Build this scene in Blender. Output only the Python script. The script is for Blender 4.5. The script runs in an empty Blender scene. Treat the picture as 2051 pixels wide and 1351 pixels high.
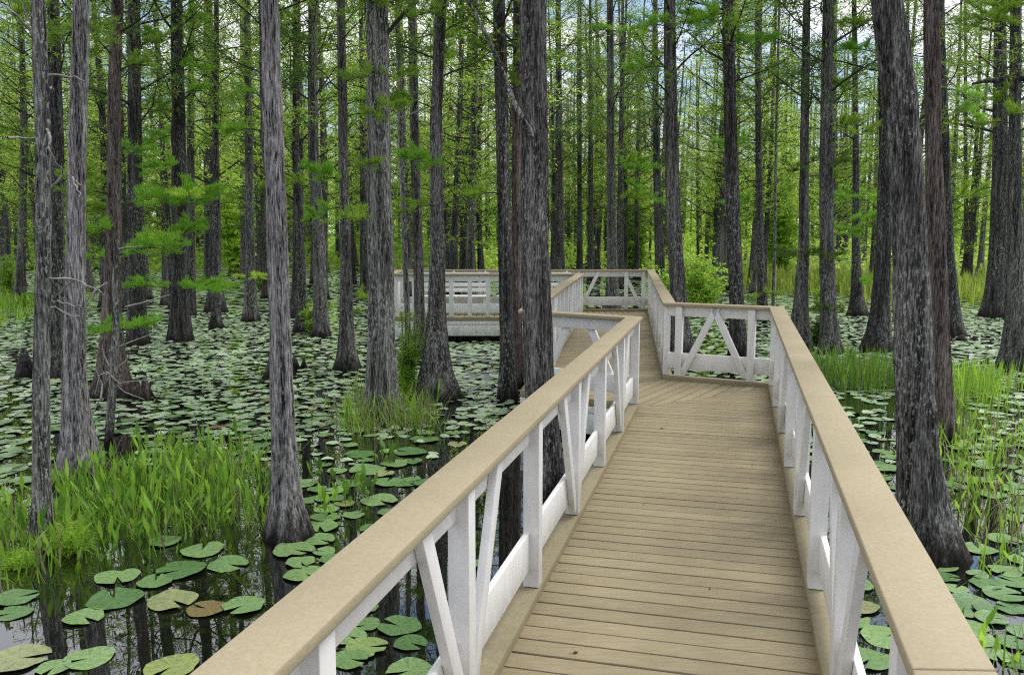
import bpy, math, random
import numpy as np
from mathutils import Vector, Euler, Matrix

# ------------------------------------------------------------------ scene, camera, light
S = bpy.context.scene
COL = S.collection
FPX, HORIZON, CAMZ, DECK = 1709.0, 462.0, 2.5, 0.5
PITCH = math.atan((675.5 - HORIZON) / FPX)
cam = bpy.data.objects.new('camera', bpy.data.cameras.new('camera'))
COL.objects.link(cam); S.camera = cam
cam.data.sensor_width = 36.0
cam.data.lens = 36.0 * FPX / 2051.0
cam.data.clip_start = 0.05; cam.data.clip_end = 2000
cam.location = (0, 0, CAMZ)
cam.rotation_euler = (math.radians(90) - PITCH, 0, 0)

SUN_EL, SUN_AZ = 56.0, 62.0        # azimuth clockwise from +Y: to the right and a little behind the camera
world = bpy.data.worlds.new('World'); S.world = world; world.use_nodes = True
wn, wl = world.node_tree.nodes, world.node_tree.links
wn.clear()
sky = wn.new('ShaderNodeTexSky'); sky.sky_type = 'NISHITA'; sky.sun_disc = False
sky.sun_elevation = math.radians(SUN_EL); sky.sun_rotation = math.radians(SUN_AZ)
sky.air_density = 1.0; sky.dust_density = 0.6; sky.ozone_density = 2.0
tc = wn.new('ShaderNodeTexCoord')
mp = wn.new('ShaderNodeMapping'); mp.inputs['Scale'].default_value = (1.0, 1.0, 2.6); mp.inputs['Location'].default_value = (32.3, 17.1, 0)
cn = wn.new('ShaderNodeTexNoise'); cn.inputs['Scale'].default_value = 3.4; cn.inputs['Detail'].default_value = 7; cn.inputs['Roughness'].default_value = 0.55
cr = wn.new('ShaderNodeValToRGB'); cr.color_ramp.elements[0].position = 0.40; cr.color_ramp.elements[0].color = (0.16, 0.16, 0.16, 1); cr.color_ramp.elements[1].position = 0.50
hs = wn.new('ShaderNodeHueSaturation'); hs.inputs['Saturation'].default_value = 1.1; hs.inputs['Value'].default_value = 1.0
mx = wn.new('ShaderNodeMix'); mx.data_type = 'RGBA'
cn2 = wn.new('ShaderNodeTexNoise'); cn2.inputs['Scale'].default_value = 6.0; cn2.inputs['Detail'].default_value = 5
cr2 = wn.new('ShaderNodeValToRGB')     # grey and sunlit parts of the clouds, in the sky texture's own units
cr2.color_ramp.elements[0].position = 0.35; cr2.color_ramp.elements[0].color = (7.8, 7.9, 8.8, 1)
cr2.color_ramp.elements[1].position = 0.62; cr2.color_ramp.elements[1].color = (9.6, 9.5, 9.7, 1)
wl.new(mp.outputs['Vector'], cn2.inputs['Vector']); wl.new(cn2.outputs['Fac'], cr2.inputs['Fac']); wl.new(cr2.outputs['Color'], mx.inputs['B'])
bg = wn.new('ShaderNodeBackground'); bg.inputs['Strength'].default_value = 0.10
wo = wn.new('ShaderNodeOutputWorld')
wl.new(tc.outputs['Generated'], mp.inputs['Vector']); wl.new(mp.outputs['Vector'], cn.inputs['Vector'])
wl.new(cn.outputs['Fac'], cr.inputs['Fac']); wl.new(cr.outputs['Color'], mx.inputs['Factor'])
wl.new(sky.outputs['Color'], hs.inputs['Color']); wl.new(hs.outputs['Color'], mx.inputs['A'])
wl.new(mx.outputs['Result'], bg.inputs['Color']); wl.new(bg.outputs['Background'], wo.inputs['Surface'])

sun = bpy.data.objects.new('sun', bpy.data.lights.new('sun', 'SUN')); COL.objects.link(sun)
sun.data.energy = 2.3; sun.data.angle = math.radians(34); sun.data.color = (1.0, 0.96, 0.9)
az, el = math.radians(SUN_AZ), math.radians(SUN_EL)
sdir = Vector((math.sin(az) * math.cos(el), math.cos(az) * math.cos(el), math.sin(el)))
sun.rotation_euler = sdir.to_track_quat('Z', 'Y').to_euler()

S.view_settings.view_transform = 'Standard'; S.view_settings.look = 'None'
S.view_settings.exposure = 0.58; S.view_settings.gamma = 1.0
S.render.engine = 'CYCLES'
S.cycles.max_bounces = 6; S.cycles.diffuse_bounces = 3; S.cycles.glossy_bounces = 3
S.cycles.transmission_bounces = 3; S.cycles.transparent_max_bounces = 4
S.cycles.use_denoising = False; S.cycles.use_adaptive_sampling = False; S.cycles.filter_width = 1.15
S.cycles.sample_clamp_indirect = 3.0
S.cycles.caustics_reflective = False; S.cycles.caustics_refractive = False

RNG = np.random.default_rng(7)

# ------------------------------------------------------------------ helpers
def ray(px, py):
    x = (px - 1025.5) / FPX; y = -(py - 675.5) / FPX
    return np.array([x, math.cos(PITCH) + y * math.sin(PITCH), -math.sin(PITCH) + y * math.cos(PITCH)])
def on_z(px, py, z=0.0):
    d = ray(px, py); return d * ((z - CAMZ) / d[2]) + np.array([0, 0, CAMZ])
def on_y(px, py, Y):
    d = ray(px, py); return d * (Y / d[1]) + np.array([0, 0, CAMZ])
def project(P):
    P = np.atleast_2d(P); dx, dy, dz = P[:, 0], P[:, 1], P[:, 2] - CAMZ
    c, s = math.cos(PITCH), math.sin(PITCH)
    fw = dy * c - dz * s; upc = dy * s + dz * c
    return 1025.5 + FPX * dx / fw, 675.5 - FPX * upc / fw

def mesh_obj(name, V, F, mats, parent=None, smooth=False, mi=None):
    """V (n,3) array; F an (m,k) array or a list of such arrays / of index lists."""
    me = bpy.data.meshes.new(name)
    V = np.asarray(V, dtype=np.float32)
    arrs = F if isinstance(F, list) else [F]
    loops, tot = [], []
    for a in arrs:
        a = np.asarray(a, dtype=np.int32)
        if a.ndim == 1: a = a[None, :]
        if a.size == 0: continue
        loops.append(a.reshape(-1)); tot.append(np.full(len(a), a.shape[1], dtype=np.int32))
    loops = np.concatenate(loops); tot = np.concatenate(tot)
    me.vertices.add(len(V)); me.vertices.foreach_set('co', V.reshape(-1))
    me.loops.add(len(loops)); me.loops.foreach_set('vertex_index', loops)
    me.polygons.add(len(tot))
    st = np.zeros(len(tot), dtype=np.int32); st[1:] = np.cumsum(tot)[:-1]
    me.polygons.foreach_set('loop_start', st); me.polygons.foreach_set('loop_total', tot)
    if smooth: me.polygons.foreach_set('use_smooth', np.ones(len(tot), dtype=bool))
    for m in (mats if isinstance(mats, (list, tuple)) else [mats]): me.materials.append(m)
    if mi is not None: me.polygons.foreach_set('material_index', np.asarray(mi, dtype=np.int32))
    me.update(calc_edges=True); me.validate()
    o = bpy.data.objects.new(name, me); COL.objects.link(o)
    if parent is not None: o.parent = parent
    return o
def tag(o, label=None, cat=None, group=None, kind=None):
    if label: o['label'] = label
    if cat: o['category'] = cat
    if group: o['group'] = group
    if kind: o['kind'] = kind
    return o
def empty(name, loc, label, cat, group=None):
    o = bpy.data.objects.new(name, None); COL.objects.link(o)
    o.location = loc; o.empty_display_size = 0.2
    return tag(o, label, cat, group)
def copy_tree(o, loc, rz=0.0, sc=1.0, label=None, group=None):
    c = o.copy(); COL.objects.link(c); c.location = loc; c.rotation_euler = (0, 0, rz)
    c.scale = (sc, sc, sc) if np.isscalar(sc) else sc
    if label: c['label'] = label
    if group: c['group'] = group
    for ch in list(o.children):
        k = ch.copy(); COL.objects.link(k); k.parent = c
    return c

class Geo:
    def __init__(s): s.V = []; s.F = {}; s.n = 0
    def add(s, V, F):
        V = np.asarray(V, dtype=np.float64); F = np.asarray(F, dtype=np.int64)
        if F.ndim == 1: F = F[None, :]
        s.V.append(V); s.F.setdefault(F.shape[1], []).append(F + s.n); s.n += len(V)
    def prism(s, poly, z0, z1):
        n = len(poly); b = [(p[0], p[1], z0) for p in poly]; t = [(p[0], p[1], z1) for p in poly]
        if sum(poly[i][0] * poly[(i+1) % n][1] - poly[(i+1) % n][0] * poly[i][1] for i in range(n)) < 0:
            b.reverse(); t.reverse()
        base = s.n
        s.V.append(np.array(b + t)); s.n += 2 * n
        s.F.setdefault(n, []).append(np.array([[base + n + i for i in range(n)], [base + n - 1 - i for i in range(n)]]))
        s.F.setdefault(4, []).append(np.array([[base + i, base + (i+1) % n, base + n + (i+1) % n, base + n + i] for i in range(n)]))
    def box8(s, P):      # P: 8 points, bottom four then top four
        s.add(P, [[3,2,1,0],[4,5,6,7],[0,1,5,4],[1,2,6,5],[2,3,7,6],[3,0,4,7]])
    def tube(s, pts, rad, n=5, cap=True):
        pts = np.asarray(pts, dtype=float); m = len(pts)
        rad = np.full(m, rad) if np.isscalar(rad) else np.asarray(rad)
        d = np.gradient(pts, axis=0); d /= np.linalg.norm(d, axis=1)[:, None] + 1e-9
        ref = np.array([0, 0, 1.0]) if abs(d[0][2]) < 0.9 else np.array([1.0, 0, 0])
        a = np.cross(d, ref); a /= np.linalg.norm(a, axis=1)[:, None] + 1e-9
        b = np.cross(d, a)
        th = np.arange(n) * 2 * math.pi / n
        V = pts[:, None, :] + rad[:, None, None] * (np.cos(th)[None, :, None] * a[:, None, :] + np.sin(th)[None, :, None] * b[:, None, :])
        i = np.arange(m - 1)[:, None] * n; j = np.arange(n)[None, :]; jn = (j + 1) % n
        F = np.stack([i + j, i + n + j, i + n + jn, i + jn], axis=-1).reshape(-1, 4)
        s.add(V.reshape(-1, 3), F)
    def obj(s, name, mats, parent=None, smooth=False):
        return mesh_obj(name, np.concatenate(s.V), [np.concatenate(f) for f in s.F.values()], mats, parent, smooth)

# ------------------------------------------------------------------ materials
def mat(name):
    m = bpy.data.materials.new(name); m.use_nodes = True
    nt = m.node_tree; return m, nt.nodes, nt.links, nt.nodes['Principled BSDF']
def ramp(n, stops):
    r = n.new('ShaderNodeValToRGB'); e = r.color_ramp.elements
    while len(e) > 1: e.remove(e[-1])
    for k, (p, c) in enumerate(stops):
        if k == 0: e[0].position = p; e[0].color = (*c, 1)
        else: x = e.new(p); x.color = (*c, 1)
    return r
def noise(n, l, vec, scale, detail=4, rough=0.55, mapping=None):
    t = n.new('ShaderNodeTexNoise'); t.inputs['Scale'].default_value = scale
    t.inputs['Detail'].default_value = detail; t.inputs['Roughness'].default_value = rough
    if mapping is not None:
        m = n.new('ShaderNodeMapping'); m.inputs['Scale'].default_value = mapping
        l.new(vec, m.inputs['Vector']); l.new(m.outputs['Vector'], t.inputs['Vector'])
    else: l.new(vec, t.inputs['Vector'])
    return t

def bark(name, dark, mid, pale, lichen=0.35, warm=None):
    m, n, l, b = mat(name)
    t = n.new('ShaderNodeTexCoord'); oi = n.new('ShaderNodeObjectInfo')
    add = n.new('ShaderNodeVectorMath'); add.operation = 'ADD'
    sc = n.new('ShaderNodeMath'); sc.operation = 'MULTIPLY'; sc.inputs[1].default_value = 37.0
    l.new(oi.outputs['Random'], sc.inputs[0]); l.new(t.outputs['Object'], add.inputs[0]); l.new(sc.outputs[0], add.inputs[1])
    v = add.outputs['Vector']
    f1 = noise(n, l, v, 1.0, 6, 0.62, (84, 84, 8.5))
    f2 = noise(n, l, v, 1.0, 3, 0.6, (16, 16, 0.7))
    f3 = noise(n, l, v, 1.0, 5, 0.7, (44, 44, 17))
    big = noise(n, l, v, 1.0, 2, 0.5, (2.2, 2.2, 0.8))
    r1 = ramp(n, [(0.40, dark), (0.51, mid), (0.655, pale)])
    mixf = n.new('ShaderNodeMix'); mixf.inputs['Factor'].default_value = 0.35
    l.new(f1.outputs['Fac'], mixf.inputs['A']); l.new(f2.outputs['Fac'], mixf.inputs['B'])
    l.new(mixf.outputs['Result'], r1.inputs['Fac'])
    # lichen flecks
    r2 = ramp(n, [(0.54, (0, 0, 0)), (0.61, (1, 1, 1))]); l.new(f3.outputs['Fac'], r2.inputs['Fac'])
    r3 = ramp(n, [(0.38, (0, 0, 0)), (0.60, (1, 1, 1))]); l.new(big.outputs['Fac'], r3.inputs['Fac'])
    mu = n.new('ShaderNodeMath'); mu.operation = 'MULTIPLY'; l.new(r2.outputs['Color'], mu.inputs[0]); l.new(r3.outputs['Color'], mu.inputs[1])
    mu2 = n.new('ShaderNodeMath'); mu2.operation = 'MULTIPLY'; mu2.inputs[1].default_value = lichen * 2; mu2.use_clamp = True
    l.new(mu.outputs[0], mu2.inputs[0])
    mxl = n.new('ShaderNodeMix'); mxl.data_type = 'RGBA'; mxl.inputs['B'].default_value = (0.44, 0.46, 0.42, 1)
    l.new(mu2.outputs[0], mxl.inputs['Factor']); l.new(r1.outputs['Color'], mxl.inputs['A'])
    # wet dark stain at the waterline
    sep = n.new('ShaderNodeSeparateXYZ'); l.new(t.outputs['Object'], sep.inputs[0])
    rs = n.new('ShaderNodeMapRange'); rs.inputs['From Min'].default_value = 0.03; rs.inputs['From Max'].default_value = 0.30
    wob = n.new('ShaderNodeMath'); wob.operation = 'MULTIPLY_ADD'; wob.inputs[1].default_value = 0.35; wob.inputs[2].default_value = -0.17
    l.new(f2.outputs['Fac'], wob.inputs[0])
    ad = n.new('ShaderNodeMath'); l.new(sep.outputs['Z'], ad.inputs[0]); l.new(wob.outputs[0], ad.inputs[1]); l.new(ad.outputs[0], rs.inputs['Value'])
    wet = n.new('ShaderNodeMix'); wet.data_type = 'RGBA'; wet.inputs['A'].default_value = (0.012, 0.010, 0.008, 1)
    l.new(rs.outputs['Result'], wet.inputs['Factor']); l.new(mxl.outputs['Result'], wet.inputs['B'])
    if warm:
        wm = n.new('ShaderNodeMix'); wm.data_type = 'RGBA'; wm.blend_type = 'MULTIPLY'; wm.inputs['Factor'].default_value = 0.8
        wm.inputs['B'].default_value = (*warm, 1); l.new(wet.outputs['Result'], wm.inputs['A']); l.new(wm.outputs['Result'], b.inputs['Base Color'])
    else: l.new(wet.outputs['Result'], b.inputs['Base Color'])
    b.inputs['Roughness'].default_value = 0.92; b.inputs['Specular IOR Level'].default_value = 0.2
    bp = n.new('ShaderNodeBump'); bp.inputs['Strength'].default_value = 1.0; bp.inputs['Distance'].default_value = 0.045
    l.new(mixf.outputs['Result'], bp.inputs['Height']); l.new(bp.outputs['Normal'], b.inputs['Normal'])
    return m
BARK = {
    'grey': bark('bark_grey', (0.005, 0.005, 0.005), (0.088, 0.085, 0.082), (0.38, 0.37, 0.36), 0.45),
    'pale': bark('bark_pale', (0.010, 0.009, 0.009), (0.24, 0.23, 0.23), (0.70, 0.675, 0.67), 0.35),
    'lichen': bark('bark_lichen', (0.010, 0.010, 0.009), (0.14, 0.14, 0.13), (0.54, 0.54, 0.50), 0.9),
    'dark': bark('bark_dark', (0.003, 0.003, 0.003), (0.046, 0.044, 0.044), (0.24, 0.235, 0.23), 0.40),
    'red': bark('bark_red', (0.012, 0.009, 0.009), (0.13, 0.108, 0.102), (0.38, 0.33, 0.31), 0.12, (1.0, 0.95, 0.92)),
}
def twig(name, c):
    m, n, l, b = mat(name)
    t = n.new('ShaderNodeTexCoord'); nz = noise(n, l, t.outputs['Object'], 30, 3)
    r = ramp(n, [(0.35, tuple(x * 0.5 for x in c)), (0.65, c)]); l.new(nz.outputs['Fac'], r.inputs['Fac'])
    l.new(r.outputs['Color'], b.inputs['Base Color']); b.inputs['Roughness'].default_value = 0.9
    b.inputs['Specular IOR Level'].default_value = 0.2
    return m
M_LIMB = twig('limb_bark', (0.055, 0.052, 0.048))
M_DEADLIMB = twig('bare_limb_bark', (0.42, 0.41, 0.38))

def leafmat(name, c0, c1, trans=0.45, spec=0.25):
    m, n, l, b = mat(name)
    g = n.new('ShaderNodeNewGeometry'); oi = n.new('ShaderNodeObjectInfo')
    r = ramp(n, [(0.0, c0), (1.0, c1)])
    mx_ = n.new('ShaderNodeMix'); mx_.inputs['Factor'].default_value = 0.35
    l.new(g.outputs['Random Per Island'], mx_.inputs['A']); l.new(oi.outputs['Random'], mx_.inputs['B'])
    l.new(mx_.outputs['Result'], r.inputs['Fac'])
    l.new(r.outputs['Color'], b.inputs['Base Color']); b.inputs['Roughness'].default_value = 0.55
    b.inputs['Specular IOR Level'].default_value = spec
    tr = n.new('ShaderNodeBsdfTranslucent')
    hs_ = n.new('ShaderNodeHueSaturation'); hs_.inputs['Value'].default_value = 1.6; hs_.inputs['Hue'].default_value = 0.485
    l.new(r.outputs['Color'], hs_.inputs['Color']); l.new(hs_.outputs['Color'], tr.inputs['Color'])
    ms = n.new('ShaderNodeMixShader'); ms.inputs['Fac'].default_value = trans
    l.new(b.outputs['BSDF'], ms.inputs[1]); l.new(tr.outputs['BSDF'], ms.inputs[2])
    l.new(ms.outputs[0], n['Material Output'].inputs['Surface'])
    return m
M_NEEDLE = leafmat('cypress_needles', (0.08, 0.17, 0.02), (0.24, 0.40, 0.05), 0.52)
M_NEEDLE_DARK = leafmat('cypress_needles_dark', (0.035, 0.08, 0.015), (0.11, 0.20, 0.035))  # darker green needles for some crowns, sprays and bushes
M_NEEDLE_BRIGHT = leafmat('sunlit_yellow_needles', (0.16, 0.32, 0.03), (0.48, 0.68, 0.12), 0.55)  # sunlit glow of the far foliage put into the colour; also yellowish seedlings
M_SPRAY = leafmat('spray_needles', (0.09, 0.26, 0.02), (0.25, 0.50, 0.05), 0.4)
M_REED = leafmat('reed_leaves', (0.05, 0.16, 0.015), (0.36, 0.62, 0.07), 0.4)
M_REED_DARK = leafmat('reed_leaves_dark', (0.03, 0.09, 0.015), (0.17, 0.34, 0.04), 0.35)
M_STRAW = leafmat('dry_stems', (0.18, 0.16, 0.09), (0.38, 0.34, 0.22), 0.1)
M_BANK = leafmat('bank_grass', (0.10, 0.20, 0.02), (0.42, 0.55, 0.09), 0.4)
M_SHRUB = leafmat('shrub_leaves', (0.14, 0.29, 0.03), (0.46, 0.68, 0.10), 0.45)

def padmat(name, c0, c1, rough=0.33, veins=False):
    m, n, l, b = mat(name)
    t = n.new('ShaderNodeTexCoord'); g = n.new('ShaderNodeNewGeometry'); oi = n.new('ShaderNodeObjectInfo')
    ad = n.new('ShaderNodeMath'); ad.operation = 'ADD'; l.new(g.outputs['Random Per Island'], ad.inputs[0]); l.new(oi.outputs['Random'], ad.inputs[1])
    fr = n.new('ShaderNodeMath'); fr.operation = 'FRACT'; l.new(ad.outputs[0], fr.inputs[0])
    r = ramp(n, [(0.0, c0), (0.975, c1), (0.99, (0.24, 0.27, 0.08)), (1.0, (0.16, 0.12, 0.05))]); l.new(fr.outputs[0], r.inputs['Fac'])
    nz = noise(n, l, t.outputs['Object'], 22, 5, 0.7)
    r2 = ramp(n, [(0.28, (0.45, 0.5, 0.45)), (0.5, (1, 1, 1)), (0.78, (1.35, 1.25, 0.95))]); l.new(nz.outputs['Fac'], r2.inputs['Fac'])
    mm = n.new('ShaderNodeMix'); mm.data_type = 'RGBA'; mm.blend_type = 'MULTIPLY'; mm.inputs['Factor'].default_value = 1
    l.new(r.outputs['Color'], mm.inputs['A']); l.new(r2.outputs['Color'], mm.inputs['B']); l.new(mm.outputs['Result'], b.inputs['Base Color'])
    if veins:
        sp = n.new('ShaderNodeSeparateXYZ'); l.new(t.outputs['Object'], sp.inputs[0])
        at = n.new('ShaderNodeMath'); at.operation = 'ARCTAN2'; l.new(sp.outputs['Y'], at.inputs[0]); l.new(sp.outputs['X'], at.inputs[1])
        m9 = n.new('ShaderNodeMath'); m9.operation = 'MULTIPLY_ADD'; m9.inputs[1].default_value = 15; l.new(at.outputs[0], m9.inputs[0]); l.new(nz.outputs['Fac'], m9.inputs[2])
        sn = n.new('ShaderNodeMath'); sn.operation = 'SINE'; l.new(m9.outputs[0], sn.inputs[0])
        rv = ramp(n, [(0.86, (1, 1, 1)), (0.99, (1.45, 1.4, 1.25))]); l.new(sn.outputs[0], rv.inputs['Fac'])
        mv = n.new('ShaderNodeMix'); mv.data_type = 'RGBA'; mv.blend_type = 'MULTIPLY'; mv.inputs['Factor'].default_value = .8
        l.new(mm.outputs['Result'], mv.inputs['A']); l.new(rv.outputs['Color'], mv.inputs['B']); l.new(mv.outputs['Result'], b.inputs['Base Color'])
    b.inputs['Roughness'].default_value = rough; b.inputs['Specular IOR Level'].default_value = 0.55
    bp = n.new('ShaderNodeBump'); bp.inputs['Strength'].default_value = 0.5; bp.inputs['Distance'].default_value = 0.01
    l.new(nz.outputs['Fac'], bp.inputs['Height']); l.new(bp.outputs['Normal'], b.inputs['Normal'])
    return m
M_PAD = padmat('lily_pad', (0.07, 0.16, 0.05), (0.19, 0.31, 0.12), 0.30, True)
M_PADFAR = padmat('lily_pad_pale', (0.23, 0.35, 0.20), (0.43, 0.54, 0.36), 0.26)  # sky sheen on the distant pads put into a paler base colour
M_PADOLD = padmat('lily_pad_mottled', (0.19, 0.23, 0.10), (0.27, 0.30, 0.14))

def wood(name, c0, c1, stretch, rough=0.7, island=0.0, dirt=0.5, stain=False):
    m, n, l, b = mat(name)
    t = n.new('ShaderNodeTexCoord'); g = n.new('ShaderNodeNewGeometry')
    v = n.new('ShaderNodeVectorMath'); v.operation = 'ADD'; s5 = n.new('ShaderNodeMath'); s5.operation = 'MULTIPLY'; s5.inputs[1].default_value = 51.0
    l.new(g.outputs['Random Per Island'], s5.inputs[0]); l.new(t.outputs['Object'], v.inputs[0]); l.new(s5.outputs[0], v.inputs[1])
    a = noise(n, l, v.outputs[0], 1.0, 6, 0.65, stretch)
    big = noise(n, l, t.outputs['Object'], 1.7, 4, 0.6)
    r = ramp(n, [(0.25, c0), (0.72, c1)]); l.new(a.outputs['Fac'], r.inputs['Fac'])
    rb = ramp(n, [(0.3, (1 - dirt * 0.45,) * 3), (0.6, (1.0, 1.0, 1.0))]); l.new(big.outputs['Fac'], rb.inputs['Fac'])
    m1 = n.new('ShaderNodeMix'); m1.data_type = 'RGBA'; m1.blend_type = 'MULTIPLY'; m1.inputs['Factor'].default_value = 1
    l.new(r.outputs['Color'], m1.inputs['A']); l.new(rb.outputs['Color'], m1.inputs['B'])
    out = m1
    if island:
        ri = ramp(n, [(0.0, (1 - island, 1 - island, 1 - island * 1.1)), (1.0, (1 + island * 0.6, 1 + island * 0.6, 1 + island * 0.5))])
        l.new(g.outputs['Random Per Island'], ri.inputs['Fac'])
        m2 = n.new('ShaderNodeMix'); m2.data_type = 'RGBA'; m2.blend_type = 'MULTIPLY'; m2.inputs['Factor'].default_value = 1
        l.new(m1.outputs['Result'], m2.inputs['A']); l.new(ri.outputs['Color'], m2.inputs['B']); out = m2
    if stain:      # algae and splash marks creeping up from the deck and the foot of each board, and scuffs
        sp = n.new('ShaderNodeSeparateXYZ'); l.new(t.outputs['Object'], sp.inputs[0])
        mr = n.new('ShaderNodeMapRange'); mr.inputs['From Min'].default_value = -0.35; mr.inputs['From Max'].default_value = 0.40
        mr.inputs['To Min'].default_value = 0.8; mr.inputs['To Max'].default_value = 0.06; l.new(sp.outputs['Z'], mr.inputs['Value'])
        ns = noise(n, l, v.outputs[0], 1.0, 7, 0.75, (20, 20, 9)); rs_ = ramp(n, [(0.46, (0, 0, 0)), (0.70, (1, 1, 1))]); l.new(ns.outputs['Fac'], rs_.inputs['Fac'])
        mm = n.new('ShaderNodeMath'); mm.operation = 'MULTIPLY'; l.new(mr.outputs['Result'], mm.inputs[0]); l.new(rs_.outputs['Color'], mm.inputs[1])
        m3 = n.new('ShaderNodeMix'); m3.data_type = 'RGBA'; m3.inputs['B'].default_value = (0.30, 0.31, 0.22, 1)
        l.new(mm.outputs[0], m3.inputs['Factor']); l.new(out.outputs['Result'], m3.inputs['A']); out = m3
    l.new(out.outputs['Result'], b.inputs['Base Color'])
    b.inputs['Roughness'].default_value = rough; b.inputs['Specular IOR Level'].default_value = 0.3
    bp = n.new('ShaderNodeBump'); bp.inputs['Strength'].default_value = 0.35; bp.inputs['Distance'].default_value = 0.004
    l.new(a.outputs['Fac'], bp.inputs['Height']); l.new(bp.outputs['Normal'], b.inputs['Normal'])
    return m
M_DECK = wood('deck_boards', (0.245, 0.205, 0.125), (0.35, 0.298, 0.190), (7.0, 60, 60), 0.75, 0.12, 0.3)
M_CAP = wood('handrail_composite', (0.305, 0.258, 0.165), (0.38, 0.328, 0.220), (70, 70, 90), 0.7, 0.06, 0.25)
M_KERB = wood('kerb_boards', (0.225, 0.195, 0.118), (0.31, 0.272, 0.175), (40, 40, 60), 0.75, 0.05, 0.4)
M_WHITE = wood('white_paint', (0.68, 0.68, 0.67), (0.80, 0.80, 0.79), (22, 22, 5), 0.55, 0.05, 0.25, stain=True)
M_UNDER, n_, l_, b_ = mat('pressure_treated_frame'); b_.inputs['Base Color'].default_value = (0.06, 0.05, 0.035, 1)

def watermat():
    m, n, l, b = mat('swamp_water')
    t = n.new('ShaderNodeTexCoord')
    a = noise(n, l, t.outputs['Object'], 1.4, 3, 0.5)
    bp = n.new('ShaderNodeBump'); bp.inputs['Strength'].default_value = 0.035; bp.inputs['Distance'].default_value = 0.04
    l.new(a.outputs['Fac'], bp.inputs['Height'])
    b.inputs['Base Color'].default_value = (0.006, 0.007, 0.004, 1); b.inputs['Roughness'].default_value = 0.3
    b.inputs['Specular IOR Level'].default_value = 0.0
    gl = n.new('ShaderNodeBsdfGlossy'); gl.inputs['Roughness'].default_value = 0.002; gl.inputs['Color'].default_value = (0.93, 0.95, 1.0, 1)
    lw = n.new('ShaderNodeFresnel'); lw.inputs['IOR'].default_value = 1.9
    l.new(bp.outputs['Normal'], gl.inputs['Normal']); l.new(bp.outputs['Normal'], lw.inputs['Normal'])
    k = n.new('ShaderNodeMath'); k.operation = 'MULTIPLY_ADD'; k.inputs[1].default_value = 1.45; k.inputs[2].default_value = -0.02; k.use_clamp = True
    l.new(lw.outputs[0], k.inputs[0])
    ms = n.new('ShaderNodeMixShader'); l.new(k.outputs[0], ms.inputs['Fac'])
    l.new(b.outputs['BSDF'], ms.inputs[1]); l.new(gl.outputs[0], ms.inputs[2]); l.new(ms.outputs[0], n['Material Output'].inputs['Surface'])
    return m
M_WATER = watermat()
def groundmat():
    m, n, l, b = mat('marsh_ground')
    t = n.new('ShaderNodeTexCoord'); a = noise(n, l, t.outputs['Object'], 0.6, 6, 0.7)
    r = ramp(n, [(0.35, (0.03, 0.035, 0.012)), (0.6, (0.14, 0.21, 0.035))]); l.new(a.outputs['Fac'], r.inputs['Fac'])
    l.new(r.outputs['Color'], b.inputs['Base Color']); b.inputs['Roughness'].default_value = 1
    return m
M_GROUND = groundmat()

# ------------------------------------------------------------------ water and far bank
Vw = [(-600, -200, 0), (600, -200, 0), (600, 900, 0), (-600, 900, 0)]
tag(mesh_obj('water', Vw, np.array([[0, 1, 2, 3]]), M_WATER), kind='structure')
bank_pts = []
for i in range(61):
    x = -300 + i * 10; bank_pts.append((x, 58 + 5 * math.sin(x * 0.07) + 4 * math.sin(x * 0.19 + 1) - (10 if x > 6 else 0)))
g = Geo()
ny = 14
V = []
for (x, y0) in bank_pts:
    for j in range(ny):
        y = y0 + (j / (ny - 1)) ** 2.2 * 700
        V.append((x, y, -0.05 + 0.35 * min(1, j / 3) + 0.25 * math.sin(x * .3 + j)))
F = [[i * ny + j, (i + 1) * ny + j, (i + 1) * ny + j + 1, i * ny + j + 1] for i in range(60) for j in range(ny - 1)]
tag(mesh_obj('ground', V, np.array(F), M_GROUND, smooth=True), kind='structure')

# ------------------------------------------------------------------ boardwalk
LEFT = [None, (1.45, 9.58), (0.24, 10.42), (1.62, 19.40), (-2.70, 19.40)]
RIGHT = [None, (3.29, 10.80), (2.05, 11.45), (3.38, 21.25), (-2.70, 21.25)]
dL = np.array([0.2470, 0.9690]); dR = np.array([0.2555, 0.9668])
LEFT[0] = tuple(np.array(LEFT[1]) - dL * 11.6); RIGHT[0] = tuple(np.array(RIGHT[1]) - dR * 13.0)

def offset(poly, side):     # mitred outward offset vectors per unit distance; side=+1 left of travel
    P = [np.array(p) for p in poly]; N = []
    for i in range(len(P) - 1):
        d = P[i + 1] - P[i]; d /= np.linalg.norm(d); N.append(np.array([-d[1], d[0]]) * side)
    out = [N[0]]
    for i in range(1, len(P) - 1):
        b = N[i - 1] + N[i]; out.append(b / (b @ N[i]))
    out.append(N[-1]); return P, N, out
def strip(P, M, i, o0, o1, e0=0.0, e1=0.0):
    a, b = P[i], P[i + 1]; d = (b - a) / np.linalg.norm(b - a)
    return [a + M[i] * o0 - d * e0, b + M[i + 1] * o0 + d * e1, b + M[i + 1] * o1 + d * e1, a + M[i] * o1 - d * e0]

bw = empty('boardwalk', (1.2, 6.0, DECK), 'tan plank boardwalk with white cross-braced railings zigzagging over the swamp to a viewing platform', 'boardwalk')
OX, OY, OZ = bw.location
def child(g, name, m, parent=bw, smooth=False):
    V = np.concatenate(g.V)
    off = Vector((OX, OY, OZ))
    o = g.obj(name, m, None, smooth)
    o.parent = parent
    V0 = V - np.array([OX, OY, OZ]) if True else V
    o.data.vertices.foreach_set('co', V0.astype(np.float32).reshape(-1)); o.data.update()
    return o
def bevel(o, w=0.004):
    md = o.modifiers.new('bevel', 'BEVEL'); md.width = w; md.segments = 2; md.limit_method = 'ANGLE'; return o

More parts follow.
